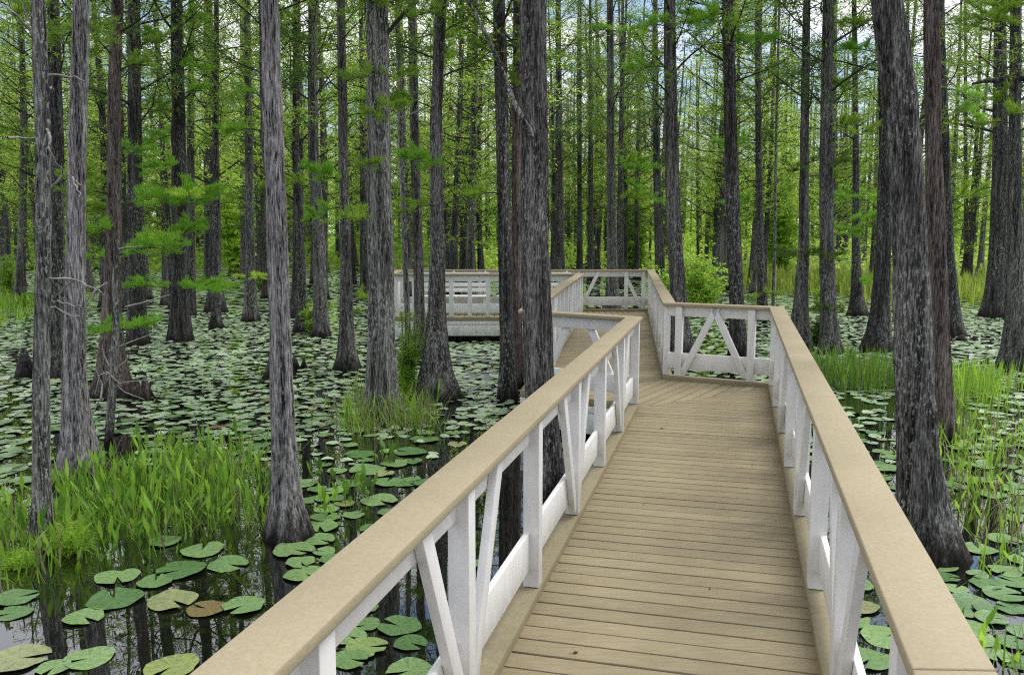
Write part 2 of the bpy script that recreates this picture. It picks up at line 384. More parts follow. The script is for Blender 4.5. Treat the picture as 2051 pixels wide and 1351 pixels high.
ZC0, ZC1 = DECK + 1.0, DECK + 1.04
def railing(poly, side, i, posts, vees, trim=(0.0, 0.0)):
    """posts: distances from the END of the segment at which a post stands; vees: those with a pair of braces"""
    P, N, M = offset(poly, side)
    a, b = P[i], P[i + 1]; Ln = np.linalg.norm(b - a); d = (b - a) / Ln; n = N[i]
    g = Geo()
    g.prism(strip(P, M, i, 0.056, 0.088, -0.002, -0.002), DECK + 0.862, ZC0 - 0.003)
    g.prism(strip(P, M, i, 0.056, 0.088, -0.002, -0.002), DECK + 0.150, DECK + 0.365)
    r = child(g, 'railing', M_WHITE); bevel(r)
    g = Geo(); q0 = strip(P, M, i, -0.022, 0.158); nb_ = max(1, int(round(Ln / 3.0))); fr = [(j + (.13 if 0 < j < nb_ else 0)) / nb_ for j in range(nb_ + 1)]
    for j in range(nb_):
        gp = .0016 / Ln; f0 = fr[j] + (gp if j else 0); f1 = fr[j + 1] - (gp if j < nb_ - 1 else 0)
        A_, B_, C_, D_ = q0
        g.prism([A_ + (B_ - A_) * f0, A_ + (B_ - A_) * f1, D_ + (C_ - D_) * f1, D_ + (C_ - D_) * f0], ZC0, ZC1 + (0.0012 if j % 2 else 0))
    bevel(child(g, 'handrail', M_CAP, r), 0.006)
    for k, t in enumerate(posts):
        c = b - d * t
        if (c - a) @ d < 0.02: continue
        g = Geo(); w = 0.046
        q = [c - d * w + n * 0.003, c + d * w + n * 0.003, c + d * w + n * 0.0915, c - d * w + n * 0.0915]
        g.prism(q, DECK + 0.055, ZC0 - 0.004)
        bevel(child(g, 'post', M_WHITE, r))
    for t in vees:
        for s in (-1, 1):
            c0 = b - d * t + d * s * 0.055; c1 = b - d * t + d * s * 0.50
            if not (0.02 < (c1 - a) @ d < Ln - 0.02): continue
            if not (0.02 < (c0 - a) @ d < Ln - 0.02): continue
            lo, hi = DECK + 0.085, ZC0 - 0.006
            g = Geo(); h = 0.048; e = d * h * 1.0
            pts = []
            for o in (0.014, 0.0545):
                pts.append([c0 - e + n * o, c0 + e + n * o, c1 + e + n * o, c1 - e + n * o])
            B = []
            for o in range(2):
                B += [(pts[o][0][0], pts[o][0][1], lo), (pts[o][1][0], pts[o][1][1], lo), (pts[o][2][0], pts[o][2][1], hi), (pts[o][3][0], pts[o][3][1], hi)]
            g.box8(B)
            bevel(child(g, 'brace', M_WHITE, r))
    return r
def kerb_and_fascia(poly, side):
    P, N, M = offset(poly, side)
    for i in range(len(poly) - 1):
        g = Geo(); g.prism(strip(P, M, i, -0.002, 0.132), DECK - 0.03, DECK + 0.052)
        bevel(child(g, 'kerb', M_KERB))
        g = Geo(); g.prism(strip(P, M, i, 0.090, 0.128), DECK - 0.12, DECK - 0.033)
        g.prism(strip(P, M, i, 0.084, 0.122), DECK - 0.37, DECK - 0.124)
        bevel(child(g, 'fascia', M_WHITE))
kerb_and_fascia(LEFT, +1); kerb_and_fascia(RIGHT, -1)

railing(LEFT, 1, 0, [0.06, 1.45, 2.72, 3.97, 5.22, 6.5, 7.76, 9.0, 10.3], [1.45, 3.97, 6.5, 9.0])
railing(LEFT, 1, 1, [0.10, 1.30], [0.10, 1.30])
railing(LEFT, 1, 2, [0.07, 0.75, 1.5, 2.25, 3.0, 3.8, 4.6, 5.4, 6.2, 7.0, 7.8, 8.6, 9.0], [3.0, 6.2])
railing(RIGHT, -1, 0, [0.09, 1.44, 2.72, 3.98, 5.24, 6.50, 7.72, 8.98, 10.25, 11.5], [2.72, 5.24, 7.72, 10.25])
railing(RIGHT, -1, 1, [0.20, 1.16], [0.20, 1.16])
railing(RIGHT, -1, 2, [0.1, 0.9, 1.9, 2.9, 4.0, 5.2, 6.4, 7.6, 8.8, 9.8], [1.9, 4.0, 6.4, 8.8])
railing(RIGHT, -1, 3, [0.06, 0.9, 1.9, 2.9, 4.0, 4.36, 5.55, 5.98], [4.36, 5.98])
# platform front railing with closely set balusters, and its end railing
railing(LEFT, 1, 3, [0.06, 0.48, 0.90, 1.32, 1.74, 2.16, 2.58, 3.00, 3.42, 3.84, 4.20], [4.20])
END = [LEFT[4], (-2.70, 21.25)]
railing([(-2.70, 19.4), (-2.70, 21.25)], 1, 0, [0.1, 0.92, 1.75], [0.92])
P_ = [(-2.70, 19.4), (-2.70, 21.25)]
g = Geo(); Pq, Nq, Mq = offset(P_, 1); g.prism(strip(Pq, Mq, 0, 0.090, 0.128), DECK - 0.36, DECK + 0.004); bevel(child(g, 'fascia', M_WHITE))

def clip(poly, n, c):       # keep points with p.n <= c
    out = []
    for i in range(len(poly)):
        a, b = np.array(poly[i]), np.array(poly[(i + 1) % len(poly)])
        da, db = a @ n - c, b @ n - c
        if da <= 0: out.append(a)
        if da * db < 0: out.append(a + (b - a) * (da / (da - db)))
    return out
def deck(poly, d, w=0.143, gap=0.013, seed=1):
    d = np.array(d) / np.linalg.norm(d); poly = [np.array(p) for p in poly]
    if sum(poly[i][0] * poly[(i+1) % len(poly)][1] - poly[(i+1) % len(poly)][0] * poly[i][1] for i in range(len(poly))) < 0: poly = poly[::-1]
    s = [p @ d for p in poly]; t = min(s); g = Geo(); rr = random.Random(seed)
    while t < max(s):
        q = clip(clip(poly, d, t + w - gap), -d, -t)
        t += w
        if len(q) >= 3:
            ar = abs(sum(q[i][0] * q[(i+1) % len(q)][1] - q[(i+1) % len(q)][0] * q[i][1] for i in range(len(q)))) / 2
            if ar > 0.002: g.prism(q, DECK - 0.03, DECK + rr.uniform(-0.0025, 0.001))
    return bevel(child(g, 'deck', M_DECK), 0.003)
deck([LEFT[0], LEFT[1], RIGHT[1], RIGHT[0]], (0.2513, 0.9679), seed=1)
deck([LEFT[1], LEFT[2], RIGHT[2], RIGHT[1]], (-0.85, 0.53), seed=2)
deck([LEFT[2], LEFT[3], RIGHT[3], RIGHT[2]], (0.145, 0.989), seed=3)
deck([LEFT[3], LEFT[4], RIGHT[4], RIGHT[3]], (1, 0), seed=4)
g = Geo()      # joists and piles underneath
for L_, R_ in (((LEFT[0], LEFT[1]), (RIGHT[0], RIGHT[1])), ((LEFT[2], LEFT[3]), (RIGHT[2], RIGHT[3]))):
    for f in (0.04, 0.35, 0.65, 0.97):
        a, b = np.array(L_[0]), np.array(L_[1]); a2, b2 = np.array(R_[0]), np.array(R_[1])
        for w in (0.06, 0.5, 0.94):
            A = (a * (1 - w) + a2 * w); B = (b * (1 - w) + b2 * w)
            if f == 0.04:
                d = (B - A) / np.linalg.norm(B - A); n = np.array([-d[1], d[0]]) * 0.02
                A_, B_ = A + d * 0.1, B - d * 0.1
                g.prism([A_ - n, B_ - n, B_ + n, A_ + n], DECK - 0.25, DECK - 0.034)
        for w in (0.10, 0.90):
            A = (a * (1 - w) + a2 * w); B = (b * (1 - w) + b2 * w); c = A * (1 - f) + B * f
            th = np.arange(10) * 2 * math.pi / 10
            g.prism([(c[0] + 0.09 * math.cos(q), c[1] + 0.09 * math.sin(q)) for q in th], -0.6, DECK - 0.252)
for x in (-2.4, -0.6, 1.2, 3.1):
    for y in (19.6, 21.05):
        th = np.arange(10) * 2 * math.pi / 10
        g.prism([(x + 0.09 * math.cos(q), y + 0.09 * math.sin(q)) for q in th], -0.6, DECK - 0.252)
for y in (19.6, 20.3, 21.05): g.prism([(-2.6, y - .02), (3.2, y - .02), (3.2, y + .02), (-2.6, y + .02)], DECK - 0.25, DECK - 0.034)
child(g, 'substructure', M_UNDER)

# bench on the platform, against its back railing
def bench(x0, x1, y, label):
    e = empty('bench', ((x0 + x1) / 2, y, DECK), label, 'bench', 'slatted benches on the platform')
    w = (x1 - x0) / 2
    def bx(g, a, b, c, d, z0, z1, tilt=0.0):
        P = [(a, c, z0), (b, c, z0), (b, d, z0), (a, d, z0), (a, c + tilt, z1), (b, c + tilt, z1), (b, d + tilt, z1), (a, d + tilt, z1)]
        g.box8(P)
    g = Geo()
    for k in range(4): bx(g, -w, w, -0.42 + k * 0.105, -0.33 + k * 0.105, 0.42, 0.455)
    bevel(g.obj('seat', M_WHITE, e))
    g = Geo()
    for k in range(4): bx(g, -w, w, 0.05 + k * 0.03, 0.08 + k * 0.03, 0.52 + k * 0.125, 0.615 + k * 0.125, 0.02)
    bevel(g.obj('backrest', M_WHITE, e))
    for s in (-w + 0.1, 0, w - 0.1):
        g = Geo(); bx(g, s - 0.045, s + 0.045, -0.36, -0.27, 0.002, 0.418); bx(g, s - 0.045, s + 0.045, -0.02, 0.045, 0.002, 0.418)
        bx(g, s - 0.02, s + 0.02, 0.095, 0.14, 0.40, 1.02, 0.10)
        bevel(g.obj('leg', M_WHITE, e))
    return e
bench(-2.3, -0.55, 20.75, 'white slatted bench at the left end of the platform')
bench(-0.35, 1.45, 20.75, 'white slatted bench behind the thick central trunks, right of the other bench')

# ------------------------------------------------------------------ trees
def vnoise(nx, nz, cx, cz, rng):      # smooth value noise, periodic in x, on an nx by nz grid
    gq = rng.uniform(-1, 1, (cz + 2, cx)); u = np.linspace(0, cx, nx, endpoint=False); v = np.linspace(0, cz, nz)
    i = u.astype(int); fx = u - i; fx = fx * fx * (3 - 2 * fx); j = np.minimum(v.astype(int), cz); fz = v - j; fz = fz * fz * (3 - 2 * fz)
    a = gq[j][:, i % cx]; b = gq[j][:, (i + 1) % cx]; c = gq[j + 1][:, i % cx]; d = gq[j + 1][:, (i + 1) % cx]
    return (a * (1 - fx) + b * fx) * (1 - fz)[:, None] + (c * (1 - fx) + d * fx) * fz[:, None]

def trunk_mesh(axis, rmid, rbase, height, detail, rng, flare_h=0.9, flute=0.22):
    """axis(z)->(x,y) offset; radius tapers upward, swells to rbase at the water."""
    nseg, dz = {3: (110, 0.05), 2: (64, 0.08), 1: (28, 0.16), 0: (12, 0.5)}[detail]
    zz = list(np.arange(-0.35, 6.0, dz)) + list(np.arange(6.0, height, max(dz * 3, 0.4))) + [height]
    zz = np.array(zz); m = len(zz)
    r = rmid * (1.06 - 0.80 * np.clip(zz / height, 0, 1) ** 1.15)
    fl = np.exp(-np.clip(zz, -0.2, 99) / (flare_h * 0.42)); fl2 = np.exp(-np.clip(zz, 0, 99) / (flare_h * 1.6))
    r = r + (rbase - rmid) * (0.72 * fl + 0.28 * fl2)
    th = np.arange(nseg) * 2 * math.pi / nseg
    R = np.repeat(r[:, None], nseg, 1)
    lob = vnoise(nseg, m, 7, 3, rng); lob2 = vnoise(nseg, m, 13, 5, rng)
    R *= 1 + flute * (lob + 0.5 * lob2) * np.clip(fl + 0.5 * fl2, 0, 1)[:, None] + 0.045 * vnoise(nseg, m, 4, 14, rng)
    if detail >= 2:
        k = 46 if detail == 3 else 30
        rid = np.abs(vnoise(nseg, m, k, int(m * dz * 1.6) + 4, rng)) ; rid2 = vnoise(nseg, m, k + 9, int(m * dz * 6) + 4, rng)
        R += (0.016 * (rid - 0.5) + 0.006 * rid2) * min(1, rmid / 0.14)
    A = np.array([axis(z) for z in zz])
    V = np.stack([A[:, 0, None] + R * np.cos(th), A[:, 1, None] + R * np.sin(th), np.repeat(zz[:, None], nseg, 1)], -1)
    i = np.arange(m - 1)[:, None] * nseg; j = np.arange(nseg)[None, :]; jn = (j + 1) % nseg
    F = np.stack([i + j, i + jn, i + nseg + jn, i + nseg + j], -1).reshape(-1, 4)
    return V.reshape(-1, 3), F

def leaves(C, per, spread, L, W, rng, up=0.35):
    """slender four-cornered leaves scattered round the clump centres C"""
    n = len(C) * per
    c = np.repeat(C, per, 0) + rng.normal(0, 1, (n, 3)) * np.array(spread)
    d = rng.normal(0, 1, (n, 3)); d[:, 2] = d[:, 2] * 0.55 + up; d /= np.linalg.norm(d, axis=1)[:, None]
    s = np.cross(d, rng.normal(0, 1, (n, 3))); s /= np.linalg.norm(s, axis=1)[:, None] + 1e-9
    l = L * rng.uniform(0.6, 1.3, (n, 1)); w = W * rng.uniform(0.6, 1.3, (n, 1))
    V = np.stack([c - d * l * .5, c + s * w * .5, c + d * l * .5, c - s * w * .5], 1).reshape(-1, 3)
    return V, np.arange(n * 4).reshape(-1, 4)

def crown(axis, z0, z1, nb, lmax, rng, per=14, spacing=0.28, L=0.15, W=0.035, spread=(.16, .16, .05), rise=(0.15, 0.75), thin_top=1.0, r0=0.03, fade=.6):
    g = Geo(); C = []
    ga = rng.uniform(0, 6.28)
    for k in range(nb):
        f = (k + rng.uniform(0, 1)) / nb; z = z0 + (z1 - z0) * f
        a = ga + k * 2.4 + rng.uniform(-.5, .5)
        prof = (0.55 + 0.6 * math.sin(math.pi * min(1, f * 0.9 + 0.1))) * (1 - 0.55 * f ** 2)
        Lb = lmax * prof * rng.uniform(0.55, 1.15)
        e = rng.uniform(*rise); m = 7
        x0, y0 = axis(z); t = np.linspace(0, 1, m)
        wob = np.cumsum(rng.normal(0, 0.05 * Lb, (m, 3)), 0) * t[:, None]
        P = np.stack([x0 + math.cos(a) * Lb * t * math.cos(e), y0 + math.sin(a) * Lb * t * math.cos(e), z + Lb * (t * math.sin(e) + 0.10 * t * t)], 1) + wob
        rb = r0 * (0.5 + 0.5 * Lb / lmax) * (1 - .5 * f)
        g.tube(P, rb * (1 - 0.8 * t), 4)
        for q in range(7):
            ft = 0.22 + 0.78 * (q + rng.uniform(0, .9)) / 7; i = min(m - 2, int(ft * (m - 1))); u = ft * (m - 1) - i
            B = P[i] * (1 - u) + P[i + 1] * u
            a2 = a + (1 if q % 2 else -1) * rng.uniform(0.5, 1.1); l2 = Lb * rng.uniform(0.2, 0.42) * (1.15 - ft * .6)
            E_ = B + np.array([math.cos(a2), math.sin(a2), rng.uniform(0.0, 0.6)]) * l2
            g.tube(np.array([B, (B + E_) / 2 + rng.normal(0, .04, 3), E_]), np.array([rb * .4, rb * .28, rb * .12]), 3)
            nn = max(1, int(l2 / spacing * 1.3))
            for w in range(nn):
                if rng.random() < thin_top * (1 - fade * f): C.append(B + (E_ - B) * ((w + 0.7) / nn) + rng.normal(0, .04, 3))
        for w in np.arange(0.45, 1.05, spacing / max(Lb, .3)):
            i = min(m - 2, int(w * (m - 1))); u = min(1, w * (m - 1) - i)
            if rng.random() < thin_top * (1 - fade * f): C.append(P[i] * (1 - u) + P[i + 1] * u)
    V, F = leaves(np.array(C), per, spread, L, W, rng)
    return g, V, F

class Tree: pass
def build_tree(path, by, w, fw, barkkey, label, group=None, detail=None, crown_spec=None, height=None, seed=0, name='cypress_tree', cat='tree', needle=None, pad_r=1.0):
    """path: photo pixel points (x, y) down the trunk's centre line, the last one at its foot"""
    rng = np.random.default_rng(1000 + seed)
    Y = on_z(path[-1][0], by)[1]; sc = FPX / Y
    bx = on_z(path[-1][0], by)[0]
    Zs, Xs = [], []
    for (x, y) in path[::-1]:
        q = on_y(x, y, Y); Zs.append(q[2]); Xs.append(q[0] - bx)
    Zs[0] = 0.0
    Zs = np.array(Zs); Xs = np.array(Xs)
    zt, xt = Zs[-1], Xs[-1]
    ph = rng.uniform(0, 6.28)
    def axis(z):
        if z <= zt: x = float(np.interp(z, Zs, Xs))
        else: x = xt + 0.10 * math.sin((z - zt) * 0.25)
        return (x, 0.05 * math.sin(max(z, 0) * 0.4 + ph) - 0.05 * math.sin(ph))
    rmid = w / 2 / sc * 1.0; rbase = fw / 2 / sc
    if detail is None: detail = 3 if Y < 12.5 else (2 if Y < 22 else 1)
    H_ = height or rng.uniform(15, 18)
    root = empty(name, (bx, Y, 0), label, cat, group)
    V, F = trunk_mesh(axis, rmid, rbase, H_, detail, rng, flare_h=max(0.55, min(1.3, rbase * 3.2)))
    tr = mesh_obj('trunk', V, F, BARK[barkkey], root, True)
    cs = dict(z0=4.6, z1=H_ - .2, nb=42, lmax=2.1, per=22, spread=(.15, .15, .06), rise=(.2, .95), fade=.35, L=0.13, W=0.024, r0=max(.018, rmid * .2), thin_top=0.85)
    if crown_spec: cs.update(crown_spec)
    g, LV, LF = crown(axis, cs.pop('z0'), cs.pop('z1'), cs.pop('nb'), cs.pop('lmax'), rng, **cs)
    g.obj('limbs', M_LIMB, root)
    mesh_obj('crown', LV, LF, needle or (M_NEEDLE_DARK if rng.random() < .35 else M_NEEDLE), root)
    t = Tree(); t.root = root; t.Y = Y; t.bx = bx; t.axis = axis; t.rmid = rmid
    return t

TREES = {}
def T(key, *a, **k):
    TREES[key] = build_tree(*a, seed=len(TREES), **k)
NB = dict(z0=5.0, nb=30, lmax=1.7)
T('t1', [(82,0),(92,250),(93,500),(85,800),(85,1100)], 1098, 28, 62, 'lichen', 'slim pale lichen-flecked trunk nearest the left edge with bare white twigs', crown_spec=NB)
T('t2', [(163,0),(156,300),(153,600),(150,750),(163,960)], 962, 34, 108, 'pale', 'straight grey cypress behind the near reeds, second from the left edge, with a swollen foot', crown_spec=NB)
T('t3', [(545,0),(553,300),(562,600),(568,850),(575,1072)], 1074, 38, 108, 'pale', 'pale grey cypress with flared foot standing alone right of the near reeds', crown_spec=NB)
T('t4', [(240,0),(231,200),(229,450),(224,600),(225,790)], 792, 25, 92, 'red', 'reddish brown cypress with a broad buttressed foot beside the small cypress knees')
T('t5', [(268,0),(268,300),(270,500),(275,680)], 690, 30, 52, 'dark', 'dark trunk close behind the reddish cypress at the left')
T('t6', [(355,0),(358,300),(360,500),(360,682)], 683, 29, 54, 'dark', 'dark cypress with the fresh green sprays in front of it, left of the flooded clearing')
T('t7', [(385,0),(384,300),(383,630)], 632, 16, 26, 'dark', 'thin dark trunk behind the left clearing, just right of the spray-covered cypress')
T('t8', [(435,0),(432,300),(432,654)], 656, 13, 31, 'dark', 'thin cypress with a conical foot standing in the lily pads left of the clearing centre')
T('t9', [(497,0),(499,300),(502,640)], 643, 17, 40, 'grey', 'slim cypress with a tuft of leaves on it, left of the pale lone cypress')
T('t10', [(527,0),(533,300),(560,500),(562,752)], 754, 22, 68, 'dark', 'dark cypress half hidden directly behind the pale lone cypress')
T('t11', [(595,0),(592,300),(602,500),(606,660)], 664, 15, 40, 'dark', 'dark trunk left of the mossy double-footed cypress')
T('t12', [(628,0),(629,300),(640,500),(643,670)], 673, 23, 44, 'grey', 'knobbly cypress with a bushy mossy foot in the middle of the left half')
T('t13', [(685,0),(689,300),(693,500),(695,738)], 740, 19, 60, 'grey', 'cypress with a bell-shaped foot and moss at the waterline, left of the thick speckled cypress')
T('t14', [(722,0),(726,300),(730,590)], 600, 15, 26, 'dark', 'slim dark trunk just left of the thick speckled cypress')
T('t15', [(757,0),(760,300),(764,500),(765,840)], 842, 48, 82, 'lichen', 'thick lichen-speckled cypress rising from the mixed grass tuft left of the railing')
T('t16', [(797,0),(804,300),(815,600),(821,770)], 772, 11, 16, 'lichen', 'very thin lichen-covered sapling trunk against the left end of the platform', crown_spec=dict(nb=12, lmax=.9))
T('t17', [(826,0),(832,300),(838,500),(842,715)], 718, 20, 38, 'grey', 'slim trunk in front of the platform, left of the flared dark-footed cypress')
T('t18', [(882,0),(872,250),(876,500),(872,795)], 798, 24, 96, 'grey', 'cypress with wide dark flared foot standing in front of the platform benches')
T('t19', [(922,0),(926,300),(929,560)], 563, 15, 24, 'dark', 'left one of a close pair of dark trunks behind the platform')
T('t20', [(944,0),(942,300),(942,565)], 568, 18, 30, 'dark', 'right one of a close pair of dark trunks behind the platform')
T('t21', [(999,0),(1007,300),(1012,500),(1018,795)], 797, 28, 46, 'dark', 'dark cypress immediately left of the thick central trunk')
T('t22', [(1036,0),(1035,300),(1034,500),(1038,775)], 777, 19, 30, 'red', 'reddish slim trunk squeezed between two thicker trunks at the centre')
T('t23', [(1068,0),(1071,300),(1072,500),(1082,780),(1096,985)], 986, 55, 92, 'grey', 'thickest central cypress with a long leaning limb, right behind the left railing', crown_spec=NB)
T('t24', [(1118,0),(1119,300),(1121,575)], 577, 17, 30, 'dark', 'dark trunk behind the platform, right of the thickest central cypress')
T('t25', [(1163,0),(1161,300),(1160,560)], 562, 10, 14, 'dark', 'thin dark stem behind the platform above the descending handrail')
T('t26', [(1182,0),(1183,300),(1184,560)], 563, 11, 16, 'dark', 'thin dark stem behind the back railing, left of the branching cypress')
T('t27', [(1221,0),(1223,300),(1226,500),(1228,640)], 641, 18, 46, 'grey', 'branching cypress with a wide foot seen through the back railing', crown_spec=dict(z0=4.2, nb=40))
T('t28', [(1247,0),(1243,300),(1240,575)], 578, 11, 18, 'dark', 'thin dark stem right behind the branching cypress of the back railing')
T('t29', [(1312,0),(1315,300),(1321,500),(1323,583)], 585, 18, 26, 'dark', 'very dark trunk left of the bright leafy shrub')
T('t30', [(1343,0),(1346,300),(1353,500),(1367,712)], 714, 28, 66, 'grey', 'cypress behind the crossbraced end railing, left side of the leafy shrub')
T('t31', [(1395,0),(1397,300),(1402,520)], 528, 11, 16, 'dark', 'thin trunk rising out of the top of the leafy shrub')
T('t32', [(1460,0),(1465,300),(1471,500),(1480,715)], 716, 27, 44, 'dark', 'dark cypress with a reddish edge behind the corner of the end railing')
T('t33', [(1518,0),(1521,300),(1524,500),(1527,640)], 642, 14, 34, 'dark', 'dark cypress with small sprays at its foot beyond the railing corner')
T('t34', [(1563,0),(1556,300),(1552,500),(1548,640)], 642, 6, 9, 'lichen', 'thin white-barked sapling right of the railing corner', crown_spec=dict(nb=10, lmax=.8))
T('t35', [(1617,0),(1613,300),(1611,500),(1598,700)], 702, 18, 66, 'grey', 'left one of two flared cypresses behind the right railing')
T('t36', [(1655,0),(1652,300),(1655,500),(1662,705)], 707, 27, 52, 'grey', 'right one of two flared cypresses behind the right railing')
T('t37', [(1708,0),(1712,300),(1714,500),(1717,630)], 631, 13, 44, 'dark', 'two-stemmed cypress with a block-like foot beyond the dark reed bed')
T('t38', [(1762,0),(1770,300),(1768,500),(1760,700)], 702, 25, 66, 'dark', 'dark cypress with a knobbed foot hidden behind the biggest right-hand trunk')
T('t39', [(1768,0),(1795,200),(1812,400),(1822,600),(1830,800),(1856,1105)], 1107, 64, 142, 'grey', 'biggest furrowed cypress of all, leaning beside the right railing with a broad buttressed foot', crown_spec=NB)
T('t40', [(1873,0),(1875,300),(1880,500),(1887,700),(1893,880)], 882, 34, 48, 'red', 'straight reddish brown trunk right of the biggest furrowed cypress', crown_spec=NB)
T('t41', [(1888,0),(1897,300),(1903,500),(1915,672)], 674, 17, 42, 'dark', 'dark trunk just right of the reddish brown one')
T('t42', [(1933,0),(1936,300),(1938,570)], 573, 9, 20, 'dark', 'thin nearly black trunk in front of the bright bank grass')
T('t43', [(2000,0),(2000,300),(1999,500),(1998,632)], 634, 31, 66, 'dark', 'broad dark cypress with a mossy foot near the right edge')
T('t44', [(2030,0),(2031,300),(2034,500),(2037,736)], 738, 24, 78, 'grey', 'greyish cypress with a flared foot, closest to the right edge')
T('t45', [(105,0),(111,300),(112,500),(108,752)], 754, 26, 72, 'dark', 'dark cypress hidden behind the lichen-flecked trunk at the left')
T('t46', [(40,0),(45,300),(42,500),(38,608)], 612, 15, 34, 'grey', 'slim trunk between the left edge and the lichen-flecked trunk')
T('t47', [(412,0),(415,300),(416,560)], 566, 14, 22, 'dark', 'dark trunk in a tight row of three behind the floating green sprays')

# lone dead sapling
def dead_sapling():
    Y = on_z(217, 890)[1]; e = empty('dead_sapling', tuple(on_z(217, 890)), 'thin lichen-crusted dead sapling with curling bare twigs left of the near reeds', 'dead tree')
    b = np.array(e.location); g = Geo()
    P = np.array([on_y(x, y, Y) for x, y in [(217,900),(225,780),(233,660),(230,560),(235,480)]]) - b
    g.tube(P, [0.055, .05, .042, .036, .02], 8); g.obj('trunk', BARK['lichen'], e, True)
    g = Geo()
    for seq in ([(228,700),(260,685),(300,670)], [(230,745),(250,725),(262,705)], [(226,770),(250,765),(300,760)], [(224,790),(205,770),(190,735)], [(226,770),(215,745),(200,750),(190,790)],
                [(233,618),(290,605),(340,590)], [(232,500),(255,495),(285,493)], [(228,760),(250,785),(290,800)], [(230,790),(200,800),(185,830)], [(226,730),(208,710),(205,690)]):
        Q = np.array([on_y(x, y, Y + random.Random(str(seq)).uniform(-.3, .3)) for x, y in seq]) - b; Q[0][1] = 0
        g.tube(Q, np.linspace(.012, .005, len(Q)), 4)
    g.obj('twigs', M_DEADLIMB, e)
dead_sapling()

# bare limbs and green sprays belonging to the near trees, given as photo points at the tree's distance
def limb(key, seqs, r0, m, name='branch', dy=0.0, n=5):
    sets = []
    for q in seqs:
        for st in sets:
            if any(q[0] in z for z in st): st.append(q); break
        else: sets.append([q])
    for st in sets: limb_(key, st, r0, m, name, dy, n)
def limb_(key, seqs, r0, m, name='branch', dy=0.0, n=5):
    t = TREES[key]; b = np.array([t.bx, t.Y, 0]); g = Geo(); rr = random.Random(str(seqs))
    for seq in seqs:
        Q = []
        for i, (x, y) in enumerate(seq):
            p = on_y(x, y, t.Y - 0.05 - (.18 * math.sin(x * .05 + y * .03) if i or seq is not seqs[0] else 0)); Q.append(p - b)
        Q = np.array(Q); mid = []
        for i in range(len(Q) - 1):
            for u in (0, .33, .66): mid.append(Q[i] * (1 - u) + Q[i + 1] * u + (np.array([rr.gauss(0, .008) for _ in range(3)]) if u else 0))
        mid.append(Q[-1]); g.tube(np.array(mid), np.linspace(r0, r0 * .3, len(mid)), n)
    return g.obj(name, m, t.root, True)
limb('t1', [[(92,556),(150,560),(193,578),(216,566)], [(193,578),(182,600),(168,622)], [(150,560),(125,580),(107,596)], [(193,578),(203,585),(211,594)]], .010, M_DEADLIMB)
limb('t1', [[(88,592),(115,602),(150,614),(165,612)], [(86,618),(118,619),(140,630),(162,633)]], .010, M_DEADLIMB)
limb('t1', [[(92,258),(101,275),(97,295),(110,325),(125,348),(145,355),(162,372)], [(125,348),(95,385),(72,417)], [(145,355),(155,375),(158,395)]], .010, M_DEADLIMB)
limb('t1', [[(75,160),(110,150),(150,153),(170,163)], [(70,167),(95,172),(108,180)], [(15,276),(45,277),(80,278)], [(60,60),(20,20),(-5,5)], [(75,70),(50,20),(35,-20)]], .012, M_DEADLIMB)
limb('t23', [[(1066,275),(1040,225),(1010,150),(975,70),(930,-10),(900,-60)]], .030, BARK['lichen'], n=8)
limb('t35', [[(1610,500),(1585,497),(1560,508),(1545,522)]], .012, M_DEADLIMB)
limb('t36', [[(1655,508),(1675,520),(1700,540)], [(1640,505),(1660,512),(1680,525)]], .014, M_DEADLIMB)
limb('t44', [[(2032,160),(1990,162),(1948,168)]], .065, BARK['dark'], n=8)
limb('t44', [[(2032,160),(2060,158),(2090,160)]], .065, BARK['dark'], n=8)
limb('t44', [[(2030,103),(1990,100),(1950,98)], [(2030,108),(2060,120)], [(2034,495),(2060,500)]], .02, M_DEADLIMB)
limb('t18', [[(872,208),(850,218),(800,235),(770,250)]], .012, M_DEADLIMB)
limb('t15', [[(750,190),(725,175),(700,170)], [(740,230),(725,215),(712,195)], [(745,262),(725,262),(717,256)]], .014, M_LIMB)

